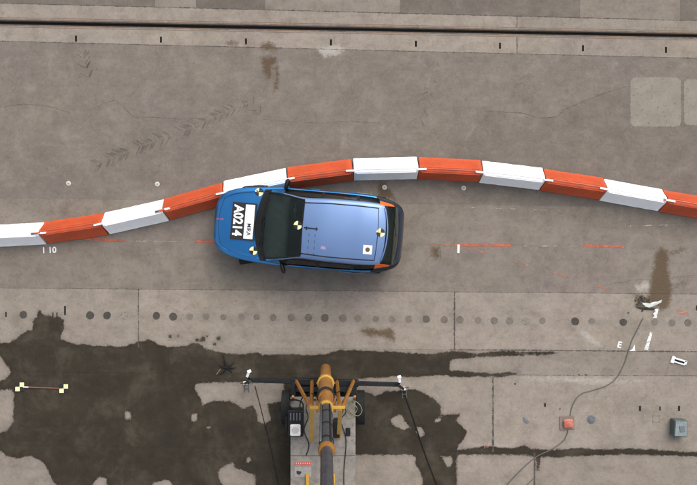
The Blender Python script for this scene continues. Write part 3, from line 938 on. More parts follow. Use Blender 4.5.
rnd = random.Random(11)
s_ = MB()
for k in range(70):
    a_ = rnd.gauss(0, 1); b_2 = rnd.gauss(0, 1)
    c_ = W(643 + a_ * 4.5, 303 + b_2 * 3.6)
    r_ = rnd.uniform(0.008, 0.035)
    n_ = 5
    s_.add([(c_.x + r_ * rnd.uniform(.6, 1.2) * math.cos(i * 2 * math.pi / n_), c_.y + r_ * rnd.uniform(.6, 1.2) * math.sin(i * 2 * math.pi / n_), 0.003) for i in range(n_)] + [(c_.x, c_.y, 0.004 + r_ * 0.7)], [(i, (i + 1) % n_, n_) for i in range(n_)])
s_ = s_.build('dirt_clump', M['liner'])
tag(s_, 'loose dark dirt and crumbs at the foot of the brown stain', 'dirt', None, 'stuff')
st = empty('strap_tangle', W(227, 366.5), 0)
tag(st, 'small tangle of black straps on the wet concrete by the left outrigger foot', 'strap')
s = MB()
for a, b_ in (((-4, -12), (-1, 0)), ((7, -4), (0, 1)), ((-7, 8), (0, 1)), ((5, 6), (0, 0)), ((-8, -1), (1, 2)), ((9, 1), (2, 1))):
    pts = [Vector((a[0] / PM, -a[1] / PM, 0.012)), Vector(((a[0] + b_[0]) / 2 / PM + 0.01, -(a[1] + b_[1]) / 2 / PM - 0.01, 0.03)), Vector((b_[0] / PM, -b_[1] / PM, 0.03))]
    s.tube(smooth_path(pts, 4), [0.008] * 4 + [0.016] * 5, 6)
s.build('strap', M['black_rubber'], st, True)
MB().box((0.01, 0.0, 0.03), (0.10, 0.07, 0.04), R(35), 0.01).build('buckle', M['black_plastic'], st)
o = MB().bar(W(216.5, 374.5) + Vector((0, 0, 0.012)), W(220.5, 369) + Vector((0, 0, 0.012)), 0.018, 0.014).build('pale_stick', M['dusty_plate'])
tag(o, 'short pale stick lying left of the black strap tangle', 'stick')
o = MB().poly([(W(x, y).x, W(x, y).y) for x, y in ((523.5, 417), (526.5, 419), (529.5, 422.5), (527, 423.5), (524, 421.5))], 0, 0.014).build('rag_scrap', M['grey_disc'])
tag(o, 'tiny blue grey rag scrap on concrete left of the salmon box', 'scrap')

# ------------------------------------------------------------------ barriers
def barrier_profile():
    # half section (y, z) from base to top
    return [(y, z * 0.82) for y, z in [(0.245, 0.0), (0.25, 0.02), (0.25, 0.05), (0.235, 0.075), (0.205, 0.13), (0.135, 0.30), (0.085, 0.43), (0.06, 0.485), (0.045, 0.505), (0.022, 0.512), (0.018, 0.498)]]
def make_barrier(a, b_, colour, roll, label, group='interlocking barrier modules', seed=0):
    """a, b_: ridge ends (plan px); module body, lugs at both ends, plugs, feet ribs"""
    A, B = W(a[0], a[1], 0.41), W(b_[0], b_[1], 0.41)
    mid = (A + B) / 2
    ang = math.atan2(B.y - A.y, B.x - A.x)
    L = math.hypot(B.x - A.x, B.y - A.y) - 0.005
    lean = 0.41 * math.sin(R(roll))
    nrm = Vector((-math.sin(ang), math.cos(ang)))
    root = empty('water_barrier', (mid.x + nrm.x * lean, mid.y + nrm.y * lean, 0), ang)
    tag(root, label, 'barrier', group)
    mat = M['white_plastic'] if colour == 'w' else M['orange_plastic']
    prof = barrier_profile()
    full = [(y, z) for y, z in prof] + [(-y, z) for y, z in reversed(prof)]
    # roll the section about its south foot so the top leans south
    rl = R(roll)
    piv = (-0.25, 0.0)
    def rot(y, z):
        dy, dz = y - piv[0], z - piv[1]
        return (piv[0] + dy * math.cos(rl) - dz * math.sin(rl), piv[1] + dy * math.sin(rl) + dz * math.cos(rl))
    rnd = random.Random(seed)
    xs = [-L / 2, -L / 2 + 0.012, -L / 2 + 0.03] + [(-L / 2 + 0.03) + (L - 0.06) * k / 16 for k in range(1, 16)] + [L / 2 - 0.03, L / 2 - 0.012, L / 2]
    wob = [rnd.uniform(-0.003, 0.003) for _ in xs]
    V, F = [], []
    n = len(full)
    for i, x in enumerate(xs):
        e = 0.985 if i in (0, len(xs) - 1) else (0.996 if i in (1, len(xs) - 2) else 1.0)
        # ends are notched inwards towards the ridge as on interlocking modules
        for (y, z) in full:
            yy, zz = y * e, z * (e if i in (0, len(xs) - 1) else 1)
            xx = x
            if i <= 2 or i >= len(xs) - 3:
                k = (abs(y) / 0.25)
                xx = x
            ry, rz_ = rot(yy + wob[i], zz)
            V.append((xx, ry, rz_))
    for i in range(len(xs) - 1):
        for k in range(n - 1):
            F.append((i * n + k, i * n + k + 1, (i + 1) * n + k + 1, (i + 1) * n + k))
        F.append((i * n + n - 1, i * n, (i + 1) * n, (i + 1) * n + n - 1))
    F.append(tuple(range(n - 1, -1, -1)))
    o0 = (len(xs) - 1) * n
    F.append(tuple(range(o0, o0 + n)))
    F = [tuple(reversed(f)) for f in F]
    MB().add(V, F).build('barrier_body', mat, root, True, 28)
    return root, rot, L, mat

BR = [
 ((-84, 239.5), (-25.5, 236.5), 'o', 0), ((-24.5, 236.4), (38.5, 233.2), 'w', 0), ((39.5, 232.8), (101, 223.8), 'o', 1), ((102, 223.6), (162.5, 210), 'w', 2),
 ((163.5, 209.8), (223, 193.2), 'o', 4), ((224, 192.8), (287, 179.4), 'w', 7), ((288, 179.2), (352.8, 170.9), 'o', 9), ((353.8, 170.7), (418.3, 169.2), 'w', 10),
 ((419.3, 169.3), (482, 172.3), 'o', 10), ((483, 172.5), (544.5, 179.8), 'w', 8), ((545.5, 180), (606, 189.2), 'o', 6), ((607, 189.4), (666.6, 200.2), 'w', 3),
 ((667.6, 200.4), (727, 210.6), 'o', 2), ((728, 211), (788, 222), 'w', 1)]
LB = {
 0: 'orange plastic barrier module beyond the left edge of the row', 1: 'white plastic barrier module at the left edge of the photo, above the painted 1 10',
 2: 'orange plastic barrier module just above the painted number 1 10', 3: 'white plastic barrier module left of the orange one that meets the car nose',
 4: 'orange plastic barrier module ending at the front corner of the car', 5: 'white plastic barrier module partly hidden under the blue bonnet',
 6: 'orange plastic barrier module pressed beside the car doors', 7: 'white plastic barrier module straight above the car tail, topmost in the row',
 8: 'orange plastic barrier module right of the topmost white one', 9: 'white plastic barrier module between two orange ones, upper right of the white tick',
 10: 'orange plastic barrier module left of the last white one at the right', 11: 'white plastic barrier module second from the right edge',
 12: 'orange plastic barrier module cut by the right edge of the photo', 13: 'white plastic barrier module beyond the right end of the row'}
for i, (a, b_, c, rl) in enumerate(BR):
    root, rot, L, mat = make_barrier(a, b_, c, rl, LB[i], seed=i)
    white = c == 'w'
    # connecting lugs on the ridge
    for sgn in (-1, 1):
        if not white and (sgn == 1 or i not in (2, 4, 12)):
            continue
        y0, z0 = rot(0, 0.42)
        ln = 0.20 if white else 0.12
        m = MB().box((sgn * (L / 2 + ln / 2 - 0.03), y0, z0 + 0.006), (ln, 0.042, 0.030), 0, 0.008)
        m.tube([(sgn * (L / 2 + ln - 0.04), y0, z0 - 0.10), (sgn * (L / 2 + ln - 0.04), y0, z0 + 0.034)], 0.02, 10)
        m.build('lug', mat, root)
    if i in (2, 4):
        y0, z0 = rot(0, 0.42)
        MB().box((-L / 2 - 0.15, y0, z0 - 0.004), (0.08, 0.04, 0.016), 0, 0.004).build('lug_clip', M['steel'], root)
    # filler cap on the north flank, ribs moulded in both flanks
    for fx in (-0.3,):
        y0, z0 = rot(0.16, 0.24)
    for sg in (-1, 1):
        s = MB()
        pa, pb = rot(sg * 0.060, 0.404), rot(sg * 0.060, 0.404)
        s.bar((-L / 2 + 0.05, pa[0], pa[1]), (L / 2 - 0.05, pb[0], pb[1]), 0.014, 0.014)
        s.build('ridge_bead', mat, root)
# ------------------------------------------------------------------ the car
Fa, Fb = W(214.6, 221, 0.6), W(402.8, 237, 0.7)
F0 = Vector((Fa.x, Fa.y, 0))
AX = math.atan2(Fb.y - Fa.y, Fb.x - Fa.x)
CS = math.hypot(Fb.y - Fa.y, Fb.x - Fa.x) / 4.07
car = empty('blue_car', F0, AX)
car.scale = (CS, CS * 1.005, CS)
tag(car, 'blue hatchback crash test car with plate A0214 on its bonnet', 'car')

def pchip(xs, ys):
    xs, ys = np.array(xs, float), np.array(ys, float)
    h = np.diff(xs); d = np.diff(ys) / h
    m = np.zeros(len(xs))
    m[0], m[-1] = d[0], d[-1]
    for i in range(1, len(xs) - 1):
        if d[i - 1] * d[i] <= 0: m[i] = 0
        else:
            w1, w2 = 2 * h[i] + h[i - 1], h[i] + 2 * h[i - 1]
            m[i] = (w1 + w2) / (w1 / d[i - 1] + w2 / d[i])
    def f(x):
        i = int(np.clip(np.searchsorted(xs, x) - 1, 0, len(xs) - 2))
        t = (x - xs[i]) / h[i]
        t = min(max(t, 0), 1)
        return (2 * t**3 - 3 * t**2 + 1) * ys[i] + (t**3 - 2 * t**2 + t) * h[i] * m[i] + (-2 * t**3 + 3 * t**2) * ys[i + 1] + (t**3 - t**2) * h[i] * m[i + 1]
    return f

SX  = [0,   .03, .10, .22, .40, .65, .95, 1.15,1.5, 1.95,2.5, 3.1, 3.5, 3.72,3.88,3.98,4.04,4.07]
W1  = [.34, .45, .56, .66, .745,.80, .83, .84, .845,.845,.845,.84, .825,.795,.75, .69, .60, .48]
Z2  = [.56, .60, .66, .72, .79, .85, .90, .92, .935,.95, .965,.98, .98, .97, .93, .87, .80, .72]
W3f = [.86, .86, .87, .89, .90, .91, .92,.93,.938,.938,.938,.93, .92, .90, .88, .87, .86, .85]
ZC  = [.60, .665,.72, .775,.835,.895,.955,1.05,1.225,1.405,1.455,1.445,1.40,1.33,1.13,.985,.88, .75]
W4  = [.25, .34, .44, .52, .60, .65, .70, .705,.665,.595,.620,.628,.617,.60, .61, .59, .50, .40]
f_w1, f_z2, f_w3, f_zc, f_w4 = pchip(SX, W1), pchip(SX, Z2), pchip(SX, W3f), pchip(SX, ZC), pchip(SX, W4)
f_side = pchip([0, .95, 1.95, 3.2, 3.72, 4.0, 4.07], [.02, .035, .055, .06, .05, .03, .02])   # roof crown drop from centre to edge
f_bow = pchip([0, .2, .5, .95, 1.5, 1.95, 2.6, 3.2, 3.66, 3.9, 4.07], [0, .02, .08, .15, .08, .01, 0, -.02, -.09, -.10, -.03])
f_rock = pchip([0, .1, .3, 1, 3.4, 3.9, 4.07], [.34, .27, .22, .19, .19, .24, .34])

def section(x):
    """list of (v, z, region) from the south rocker ... centre; only the +v half"""
    w1, z2, w3, zc, w4 = f_w1(x), f_z2(x), f_w1(x) * f_w3(x), f_zc(x), f_w4(x)
    z3 = z2 + 0.022
    zr = f_rock(x)
    pts = []
    # rocker to max width to shoulder
    for k in range(6):
        t = k / 6
        z = zr + (0.56 * 0.9 - zr) * t
        v = w1 - 0.055 * (1 - t) ** 2
        pts.append((v, z))
    zm = 0.504 if z2 > 0.56 else z2 - 0.05
    for k in range(6):
        t = k / 6
        z = zm + (z2 - zm) * t
        v = w1 - (w1 * 0.028) * t ** 2.2
        pts.append((v, z))
    v2 = w1 * 0.972
    for k in range(3):
        t = k / 3
        pts.append((v2 + (w3 - v2) * t, z2 + (z3 - z2) * math.sin(t * math.pi / 2)))
    # 3 -> 4 : side glass (or bonnet outer)
    z4 = zc - f_side(x)
    if z4 < z3: z4 = z3 + (zc - z3) * 0.45 if zc > z3 else zc
    w4_ = min(w4, w3 - 0.02)
    for k in range(6):
        t = k / 6
        vv = w3 + (w4_ - w3) * t
        zz = z3 + (z4 - z3) * t + 0.012 * math.sin(t * math.pi)
        pts.append((vv, zz))
    for k in range(11):
        t = k / 10
        vv = w4_ * (1 - t)
        zz = zc - (zc - z4) * (vv / w4_) ** 2
        pts.append((vv, zz))
    return pts
def top_z(x, v):
    """height of the upper skin at a plan position (x before the bow is applied)"""
    v = abs(v)
    pts = section(x)
    for (va, za), (vb, zb) in zip(pts[15:], pts[16:]):
        if vb <= v <= va:
            t = (va - v) / max(va - vb, 1e-6)
            return za + (zb - za) * t
    return pts[-1][1]
def bow(x, v):
    return f_bow(x) * min(1.3, (abs(v) / 0.72) ** 2)

xs = sorted(set([round(v, 4) for v in list(np.linspace(0, .3, 13)) + list(np.linspace(.3, 3.6, 111)) + list(np.linspace(3.6, 4.07, 26))] + [.92, 1.07, 1.95, 3.66, 3.94]))
NS = len(section(1.0))
NR = NS * 2 - 1
GV = []
for x in xs:
    half = section(x)
    for v, z in half: GV.append((x + bow(x, v), v, z))
    for v, z in reversed(half[:-1]): GV.append((x + bow(x, v), -v, z))
WHX, WHR = (0.78, 3.36), 0.345
regions = {}
for i in range(len(xs) - 1):
    xm = (xs[i] + xs[i + 1]) / 2
    for r in range(NR - 1):
        a = i * NR + r
        f = (a, a + NR, a + NR + 1, a + 1)
        h = r if r < NS - 1 else NR - 2 - r        # half index
        side = 1 if r < NS - 1 else -1
        cx = sum(GV[k][0] for k in f) / 4
        cz = sum(GV[k][2] for k in f) / 4
        if h < 10 and any(math.hypot(cx - w, cz - 0.31) < WHR for w in WHX):
            continue
        if h < 12:
            if xm < 0.42: reg = 'front_bumper' if h < 8 or xm < 0.10 else 'fender'
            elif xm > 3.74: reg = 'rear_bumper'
            elif xm < 1.22: reg = 'fender'
            elif xm < 2.30: reg = 'front_door'
            elif xm < 3.12: reg = 'rear_door'
            else: reg = 'quarter_panel'
            if h < 2 and 1.0 < xm < 3.1: reg = 'sill'
            reg = (reg, 0 if reg == 'front_bumper' else side)
        elif h < 15:
            reg = ('front_bumper', 0) if xm < 0.10 else ('fender', side) if xm < 1.22 else ('shoulder_line', side) if xm < 3.5 else ('shaded_corner', side)  # rear shoulder corners: body skin given the painted dark-reflection colour
        elif h < 21:
            if xm < 0.10: reg = ('front_bumper', 0)
            elif xm < 0.92: reg = ('bonnet', 0)
            elif xm < 1.07 and h > 15: reg = ('cowl', 0)
            elif xm < 1.40: reg = ('pillar', side)
            elif xm < 3.42:
                if h == 20: reg = ('roof_rail', side)
                elif abs(xm - 2.30) < 0.035: reg = ('black_pillar', side)
                elif abs(xm - 3.06) < 0.025: reg = ('rear_pillar', side)
                elif xm < 2.30: reg = ('front_window', side)
                elif xm < 3.06: reg = ('rear_side_window', side)
                else: reg = ('quarter_window', side)
            elif xm < 3.57: reg = ('quarter_window', side) if h < 20 else ('roof_rail', side)
            elif xm < 3.88 and h > 16: reg = ('tail_light', side)
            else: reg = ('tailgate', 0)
        else:
            if xm < 0.10: reg = ('front_bumper', 0)
            elif xm < 0.92: reg = ('bonnet', 0)
            elif xm < 1.07: reg = ('cowl', 0)
            elif xm < 1.95: reg = ('windscreen', 0)
            elif xm < 3.66: reg = ('roof', 0)
            elif xm < 3.93: reg = ('rear_window', 0)
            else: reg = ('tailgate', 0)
        regions.setdefault(reg, []).append(f)
mats = {'front_bumper': 'car_blue', 'rear_bumper': 'rear_shade', 'fender': 'car_blue', 'front_door': 'car_blue', 'rear_door': 'car_blue', 'quarter_panel': 'car_blue', 'sill': 'black_plastic',
        'shoulder_line': 'car_blue', 'shaded_corner': 'rear_shade', 'bonnet': 'car_blue', 'cowl': 'black_plastic', 'pillar': 'car_blue', 'roof_rail': 'car_blue_sky', 'black_pillar': 'black_plastic', 'rear_pillar': 'black_plastic', 'front_window': 'dark_glass',
        'rear_side_window': 'dark_glass', 'quarter_window': 'dark_glass', 'tail_light': 'tail_lens', 'windscreen': 'windscreen', 'roof': 'car_blue_sky', 'rear_window': 'windscreen', 'tailgate': 'car_blue_shaded'}
M['car_blue_shaded'] = paint_material('tailgate_shaded_blue', (0.010, 0.020, 0.040), 0.3, 0.4)  # car blue darkened on the tailgate: dark reflection put into the colour
M['rear_shade'] = simple('rear_dark_reflection', (0.012, 0.015, 0.018), 0.55, var=0.15, scale=9, dirt=0.15, dirt_col=(0.04, 0.04, 0.04))  # rear bumper, corners and tail: dark reflection painted in as base colour
M['rear_shade'].node_tree.nodes['Principled BSDF'].inputs['Specular IOR Level'].default_value = 0.25
names = {'front_window': 'side_window', 'rear_side_window': 'side_window', 'quarter_window': 'side_window', 'front_door': 'door', 'rear_door': 'door', 'black_pillar': 'pillar', 'rear_pillar': 'pillar'}
# smooth normals taken from the whole skin so that panels flow into each other
vn = np.zeros((len(GV), 3)); GA = np.array(GV)
allf = np.array([f for fs in regions.values() for f in fs])
nf = np.cross(GA[allf[:, 2]] - GA[allf[:, 0]], GA[allf[:, 3]] - GA[allf[:, 1]])
for c in range(4):
    np.add.at(vn, allf[:, c], nf)
nf_mean = (nf[:, 2].sum())
flip = nf_mean < 0
vn /= np.maximum(np.linalg.norm(vn, axis=1), 1e-9)[:, None]
if flip: vn = -vn
made = {}
for (reg, side), fs in regions.items():
    used = sorted(set(k for f in fs for k in f))
    idx = {k: n for n, k in enumerate(used)}
    drop = {'windscreen': 0.004, 'rear_window': 0.004, 'front_window': 0.012, 'rear_side_window': 0.012, 'quarter_window': 0.012}.get(reg, 0.0)
    vs = [tuple(GA[k] - vn[k] * drop) for k in used]
    ff = [tuple(idx[k] for k in (f[::-1] if flip else f)) for f in fs]
    o = MB().add(vs, ff).build(names.get(reg, reg), M[mats[reg]], car, True)
    try:
        o.data.normals_split_custom_set_from_vertices([tuple(vn[k]) for k in used])
    except Exception as e:
        print('normals', e)
    made[(reg, side)] = o
# closing faces of nose and tail
nose = list(range(0, NR)); tail = list(range((len(xs) - 1) * NR, len(xs) * NR))
MB().add([GV[k] for k in nose], [tuple(range(NR))]).build('nose_panel', M['car_blue'], car)
MB().add([GV[k] for k in tail], [tuple(range(NR - 1, -1, -1))]).build('tail_panel', M['rear_shade'], car)
MB().box((2.05, 0, 0.22), (3.7, 1.30, 0.05), 0, 0.01).build('underbody', M['black_rubber'], car)

# cabin seen dimly through the glass
M['cabin'] = simple('cabin_cloth', (0.022, 0.023, 0.025), 0.9, var=0.3, scale=9)
M['dash'] = simple('dash_plastic', (0.085, 0.090, 0.090), 0.7, var=0.2, scale=9)
M['headrest'] = simple('seat_cloth', (0.13, 0.135, 0.14), 0.9, var=0.25, scale=9)
MB().box((2.45, 0, 0.34), (2.7, 1.40, 0.04)).build('cabin_floor', M['cabin'], car)
dsh = MB().add(*(lambda pr: ([(x, v * 0.70, z) for v in (-1, -0.5, 0, 0.5, 1) for x, z in pr], [(a * 6 + i, a * 6 + i + 1, a * 6 + 7 + i, a * 6 + 6 + i) for a in range(4) for i in range(5)]))([(1.12, 0.86), (1.25, 0.93), (1.45, 0.955), (1.58, 0.93), (1.62, 0.80), (1.60, 0.50)])).build('dashboard', M['dash'], car, True)
stw = empty('steering_wheel', (1.74, 0.36, 0.90)); stw.parent = car; stw.rotation_euler = (0, R(62), 0)
MB().tube([(0.17 * math.cos(a * math.pi / 12), 0.17 * math.sin(a * math.pi / 12), 0) for a in range(25)], 0.016, 8, False).build('wheel_ring', M['cabin'], stw, True)
MB().box((0, 0, -0.01), (0.10, 0.12, 0.04), 0, 0.015).bar((0, -0.16, 0), (0, 0.16, 0), 0.03, 0.015).build('wheel_hub', M['dash'], stw)
for v_ in (-0.36, 0.36):
    st0 = empty('front_seat', (2.12, v_, 0.40)); st0.parent = car
    MB().box((0.0, 0, 0.12), (0.50, 0.48, 0.16), 0, 0.05).build('seat_cushion', M['headrest'], st0)
    MB().box((0.30, 0, 0.42), (0.14, 0.46, 0.60), mat=Matrix.Rotation(R(18), 3, 'Y'), bev=0.04).build('seat_back', M['headrest'], st0)
    MB().box((0.42, 0, 0.80), (0.10, 0.26, 0.17), 0, 0.035).build('seat_headrest', M['headrest'], st0)
MB().box((2.95, 0, 0.52), (0.48, 1.25, 0.16), 0, 0.05).build('rear_bench', M['headrest'], car)
MB().box((3.25, 0, 0.80), (0.14, 1.25, 0.56), mat=Matrix.Rotation(R(18), 3, 'Y'), bev=0.04).build('rear_backrest', M['headrest'], car)
MB().box((3.58, 0, 0.94), (0.50, 1.10, 0.02), 0, 0.005).build('parcel_shelf', M['cabin'], car)

def on_skin(x, v, up=0.0):
    """x is the bowed position; find the matching station"""
    xx = x
    for _ in range(8):
        xx = x - bow(xx, v)
    return Vector((x, v, top_z(xx, v) + up))
def skin_line(name, pts, r, mat, n=10, up=0.0, parent=car):
    out = []
    for (x0, v0), (x1, v1) in zip(pts[:-1], pts[1:]):
        for k in range(n):
            t = k / n
            out.append(on_skin(x0 + (x1 - x0) * t, v0 + (v1 - v0) * t, up))
    out.append(on_skin(*pts[-1], up))
    return MB().tube(out, r, 6).build(name, mat, parent, True)
# roof gutter mouldings and tape line across the rear of the roof
skin_line('roof_moulding', [(1.96, 0.52), (2.5, 0.545), (3.1, 0.545), (3.48, 0.535)], 0.012, M['black_plastic'])
skin_line('roof_moulding', [(1.96, -0.52), (2.5, -0.545), (3.1, -0.545), (3.48, -0.535)], 0.012, M['black_plastic'])
skin_line('tape_line', [(3.48, 0.53), (3.50, 0.2), (3.50, -0.2), (3.48, -0.53)], 0.007, M['black_plastic'], up=0.001)
skin_line('windscreen_seal', [(1.955, -0.56), (1.95, -0.3), (1.945, 0), (1.95, 0.3), (1.955, 0.56)], 0.012, M['black_plastic'], up=-0.002)
for sg in (-1, 1):
    skin_line('windscreen_seal', [(1.18, sg * 0.69), (1.45, sg * 0.655), (1.70, sg * 0.62), (1.95, sg * 0.578)], 0.013, M['black_plastic'], up=-0.001)
    skin_line('bonnet_gap', [(0.20, sg * 0.50), (0.40, sg * 0.60), (0.7, sg * 0.665), (1.0, sg * 0.70)], 0.0045, M['black_rubber'], up=-0.001)
skin_line('bonnet_gap', [(0.20, -0.50), (0.13, -0.25), (0.115, 0), (0.13, 0.25), (0.20, 0.50)], 0.0045, M['black_rubber'], up=-0.001)
# wiper arms
for v0, v1 in ((-0.40, 0.10), (0.12, 0.55)):
    a = on_skin(1.06 + 0.04, v0, 0.012); b_ = on_skin(1.12 + 0.16 * (abs(v1)) ** 2, v1, 0.014)
    m = MB().bar(a, b_, 0.012, 0.014)
    m.bar(on_skin(1.03, (v0 + v1) / 2 - 0.28, 0.02), (a + b_) / 2 + Vector((0, 0, 0.008)), 0.018, 0.012)
    m.build('wiper', M['black_rubber'], car)
# pen marks on the roof
for x in (2.10, 2.225):
    for k in range(4):
        v = -0.10 - 0.13 * k
        skin_line('roof_mark', [(x, v), (x + 0.002, v - 0.055)], 0.004, M['black_plastic'], 3, 0.001)
skin_line('aerial', [(1.99, 0.012), (2.27, 0.005)], 0.011, M['black_plastic'], 5, 0.010)
skin_line('aerial_foot', [(2.04, -0.03), (2.04, 0.04)], 0.010, M['black_plastic'], 3, 0.006)
skin_line('aerial_foot', [(2.24, -0.03), (2.24, 0.04)], 0.009, M['black_plastic'], 3, 0.006)

def skin_patch(name, pts, mat, up, parent=car, n=1):
    """small sticker: polygon fan draped on the skin"""
    c = (sum(p[0] for p in pts) / len(pts), sum(p[1] for p in pts) / len(pts))
    vs = [on_skin(*p, up) for p in pts] + [on_skin(*c, up)]
    m = len(pts)
    area = sum(pts[i][0] * pts[(i + 1) % m][1] - pts[(i + 1) % m][0] * pts[i][1] for i in range(m))
    fs = [((i, (i + 1) % m, m) if area > 0 else ((i + 1) % m, i, m)) for i in range(m)]
    return MB().add(vs, fs).build(name, mat, parent)
def target(x, v, r, rot0):
    n = 24
    ring = [(x + r * 1.0 * math.cos(R(rot0) + i * 2 * math.pi / n), v + r * math.sin(R(rot0) + i * 2 * math.pi / n)) for i in range(n)]
    base = skin_patch('crash_target', ring, M['yellow_target'], 0.003)
    for q in (0, 2):
        seg = [(x, v)] + ring[q * 6:q * 6 + 7]
        if q == 2: seg = [(x, v)] + ring[12:19]
        vs = [on_skin(*p, 0.0045) for p in seg]
        fs = [(0, i, i + 1) for i in range(1, len(seg) - 1)]
        MB().add(vs, fs).build('black_quadrant', M['black_target'], base)
def car_uv(px, py, z):
    p = W(px, py, z) - F0
    return ((p.x * math.cos(AX) + p.y * math.sin(AX)) / CS, (-p.x * math.sin(AX) + p.y * math.cos(AX)) / CS)
target(*car_uv(259.2, 192.3, 0.91), 0.088, 0)
target(*car_uv(253.6, 250.6, 0.90), 0.088, 0)
target(*car_uv(297.8, 225.2, 1.41), 0.088, 0)
target(*car_uv(380.6, 232.6, 1.42), 0.088, 0)
# square sticker with a brown disc
cx, cv_ = car_uv(367.6, 249.6, 1.42)
k = 0.092
st_ = skin_patch('roof_sticker', [(cx - k, cv_ - k), (cx + k, cv_ - k), (cx + k, cv_ + k), (cx - k, cv_ + k)], M['white_paint'], 0.003)
skin_patch('sticker_disc', [(cx + 0.048 * math.cos(i * math.pi / 8), cv_ + 0.048 * math.sin(i * math.pi / 8)) for i in range(16)], M['brown_print'], 0.0045, st_)
cx, cv_ = car_uv(323, 247.5, 1.42)
skin_patch('pink_smudge', [(cx - .05, cv_ - .03), (cx + .06, cv_ - .035), (cx + .05, cv_ + .02), (cx - .04, cv_ + .03)], simple('pink_smudge', (0.30, 0.22, 0.36), 0.5), 0.002)
cx, cv_ = car_uv(220, 219, 0.74)
skin_patch('red_mark', [(cx - .08, cv_ - .012), (cx + .08, cv_ - .01), (cx + .08, cv_ + .01), (cx - .08, cv_ + .012)], M['red_print'], 0.003)

# number plate panel stuck on the bonnet
pc = car_uv(243.6, 221.4, 0.87)
z0 = on_skin(*pc).z
slope = math.atan2(on_skin(pc[0] + 0.2, 0).z - on_skin(pc[0] - 0.2, 0).z, 0.4)
plate = empty('test_plate', (pc[0], pc[1], z0 + 0.012))
plate.parent = car
plate.rotation_euler = (0, -slope, 0)
MB().box((0, 0, 0), (0.53, 0.79, 0.012), 0, 0.003).build('plate_board', M['black_target'], plate)
MB().box((0.135, 0.0, 0.006), (0.205, 0.72, 0.006), 0, 0.001).build('white_panel', M['white_paint'], plate)
text_mesh('plate_number', 'A0214', 0.285, (-0.125, 0.01, 0.0085), (0, 0, R(-90)), M['white_paint'], plate, bold=0.010, sx=0.86)
text_mesh('plate_word', 'MIRA', 0.125, (0.137, -0.16, 0.0105), (0, 0, R(-90)), M['black_paint'], plate, bold=0.002, sx=0.9)

# mirrors
def mirror(u, v, sg, rz):
    m = empty('door_mirror', (u, v, 0.98)); m.parent = car; m.rotation_euler = (0, 0, rz)
    s = MB()
    s.add(*(lambda: (lambda ring: ([p for r_ in ring for p in r_], [(a * 8 + i, a * 8 + (i + 1) % 8, a * 8 + 8 + (i + 1) % 8, a * 8 + 8 + i) for a in range(len(ring) - 1) for i in range(8)] + [tuple(range(7, -1, -1)), tuple(range((len(ring) - 1) * 8, len(ring) * 8))]))(
        [[(0.055 * sc * math.cos(i * math.pi / 4) * (1.0 if math.cos(i * math.pi / 4) < 0 else 0.6), y, 0.065 * sc * math.sin(i * math.pi / 4)) for i in range(8)] for y, sc in ((-0.11, .45), (-0.095, .8), (-0.05, 1.0), (0.04, 1.0), (0.09, .8), (0.11, .4))]))())
    s.build('mirror_shell', M['black_plastic'], m, True)
    MB().box((0.036, 0, 0), (0.006, 0.16, 0.09), 0, 0.002).build('mirror_glass', M['windscreen'], m)
    MB().bar((0, -sg * 0.08, -0.03), (-0.03, -sg * 0.20, -0.05), 0.05, 0.03).build('mirror_arm', M['black_plastic'], m)
mirror(1.53, 0.90, 1, R(-12))
mirror(1.59, -0.87, -1, R(22))
# door handles in body colour and a pale moulding strip on each rear door
for u in (2.12, 2.93):
    for sg in (-1, 1):
        MB().box((u, sg * (f_w1(u) - 0.002), 0.80), (0.17, 0.02, 0.03), 0, 0.006).build('door_handle', M['car_blue'], car)
for (px, py), sg in (((361, 193.3), 1), ((351.5, 268.2), -1)):
    u, v = car_uv(px, py, 0.72)
    MB().box((u, sg * (f_w1(u) + 0.004), 0.72), (0.46, 0.022, 0.05), 0, 0.008).build('door_moulding', M['rim'], car)
# head lamps at the corners of the nose
for sg in (-1, 1):
    pts = [(0.10, sg * 0.40), (0.17, sg * 0.42), (0.30, sg * 0.585), (0.33, sg * 0.65), (0.22, sg * 0.60), (0.12, sg * 0.50)]
    vs = [on_skin(x, v, 0.0025) for x, v in pts]
# wheels
def wheel(u, v, steer=0.0):
    w = empty('wheel', (u, v, 0.31)); w.parent = car; w.rotation_euler = (0, 0, steer)
    prof = [(-0.095, 0.20), (-0.098, 0.27), (-0.085, 0.305), (-0.06, 0.312), (0.06, 0.312), (0.085, 0.305), (0.098, 0.27), (0.095, 0.20)]
    n = 32; V = []; F = []
    for y, r_ in prof:
        for i in range(n):
            t = i * 2 * math.pi / n; V.append((r_ * math.cos(t), y, r_ * math.sin(t)))
    for a in range(len(prof) - 1):
        for i in range(n):
            F.append((a * n + i, a * n + (i + 1) % n, a * n + n + (i + 1) % n, a * n + n + i))
    MB().add(V, F).build('tyre', M['black_rubber'], w, True, 50)
    MB().tube([(0, -0.08, 0), (0, -0.06, 0), (0, 0.06, 0), (0, 0.08, 0)], [0.19, 0.205, 0.205, 0.19], 24).build('rim', M['rim'], w, True, 40)
wheel(0.80, 0.74, R(8)); wheel(0.86, -0.735, R(14)); wheel(3.36, 0.735); wheel(3.36, -0.735)
# tailgate details: handle, wiper, number plate recess, thin spoiler lip
MB().tube([on_skin(3.70 - 0.09 * (v / 0.55) ** 2, v, 0.012) for v in np.linspace(-0.55, 0.55, 17)], 0.016, 8).build('roof_lip', M['car_blue_sky'], car, True)
MB().bar(on_skin(3.90, 0.0, 0.012), on_skin(3.83, 0.33, 0.016), 0.014, 0.012).build('rear_wiper', M['black_rubber'], car)
skin_line('tailgate_gap', [(3.93, -0.5), (3.955, -0.25), (3.96, 0), (3.955, 0.25), (3.93, 0.5)], 0.008, M['black_rubber'])

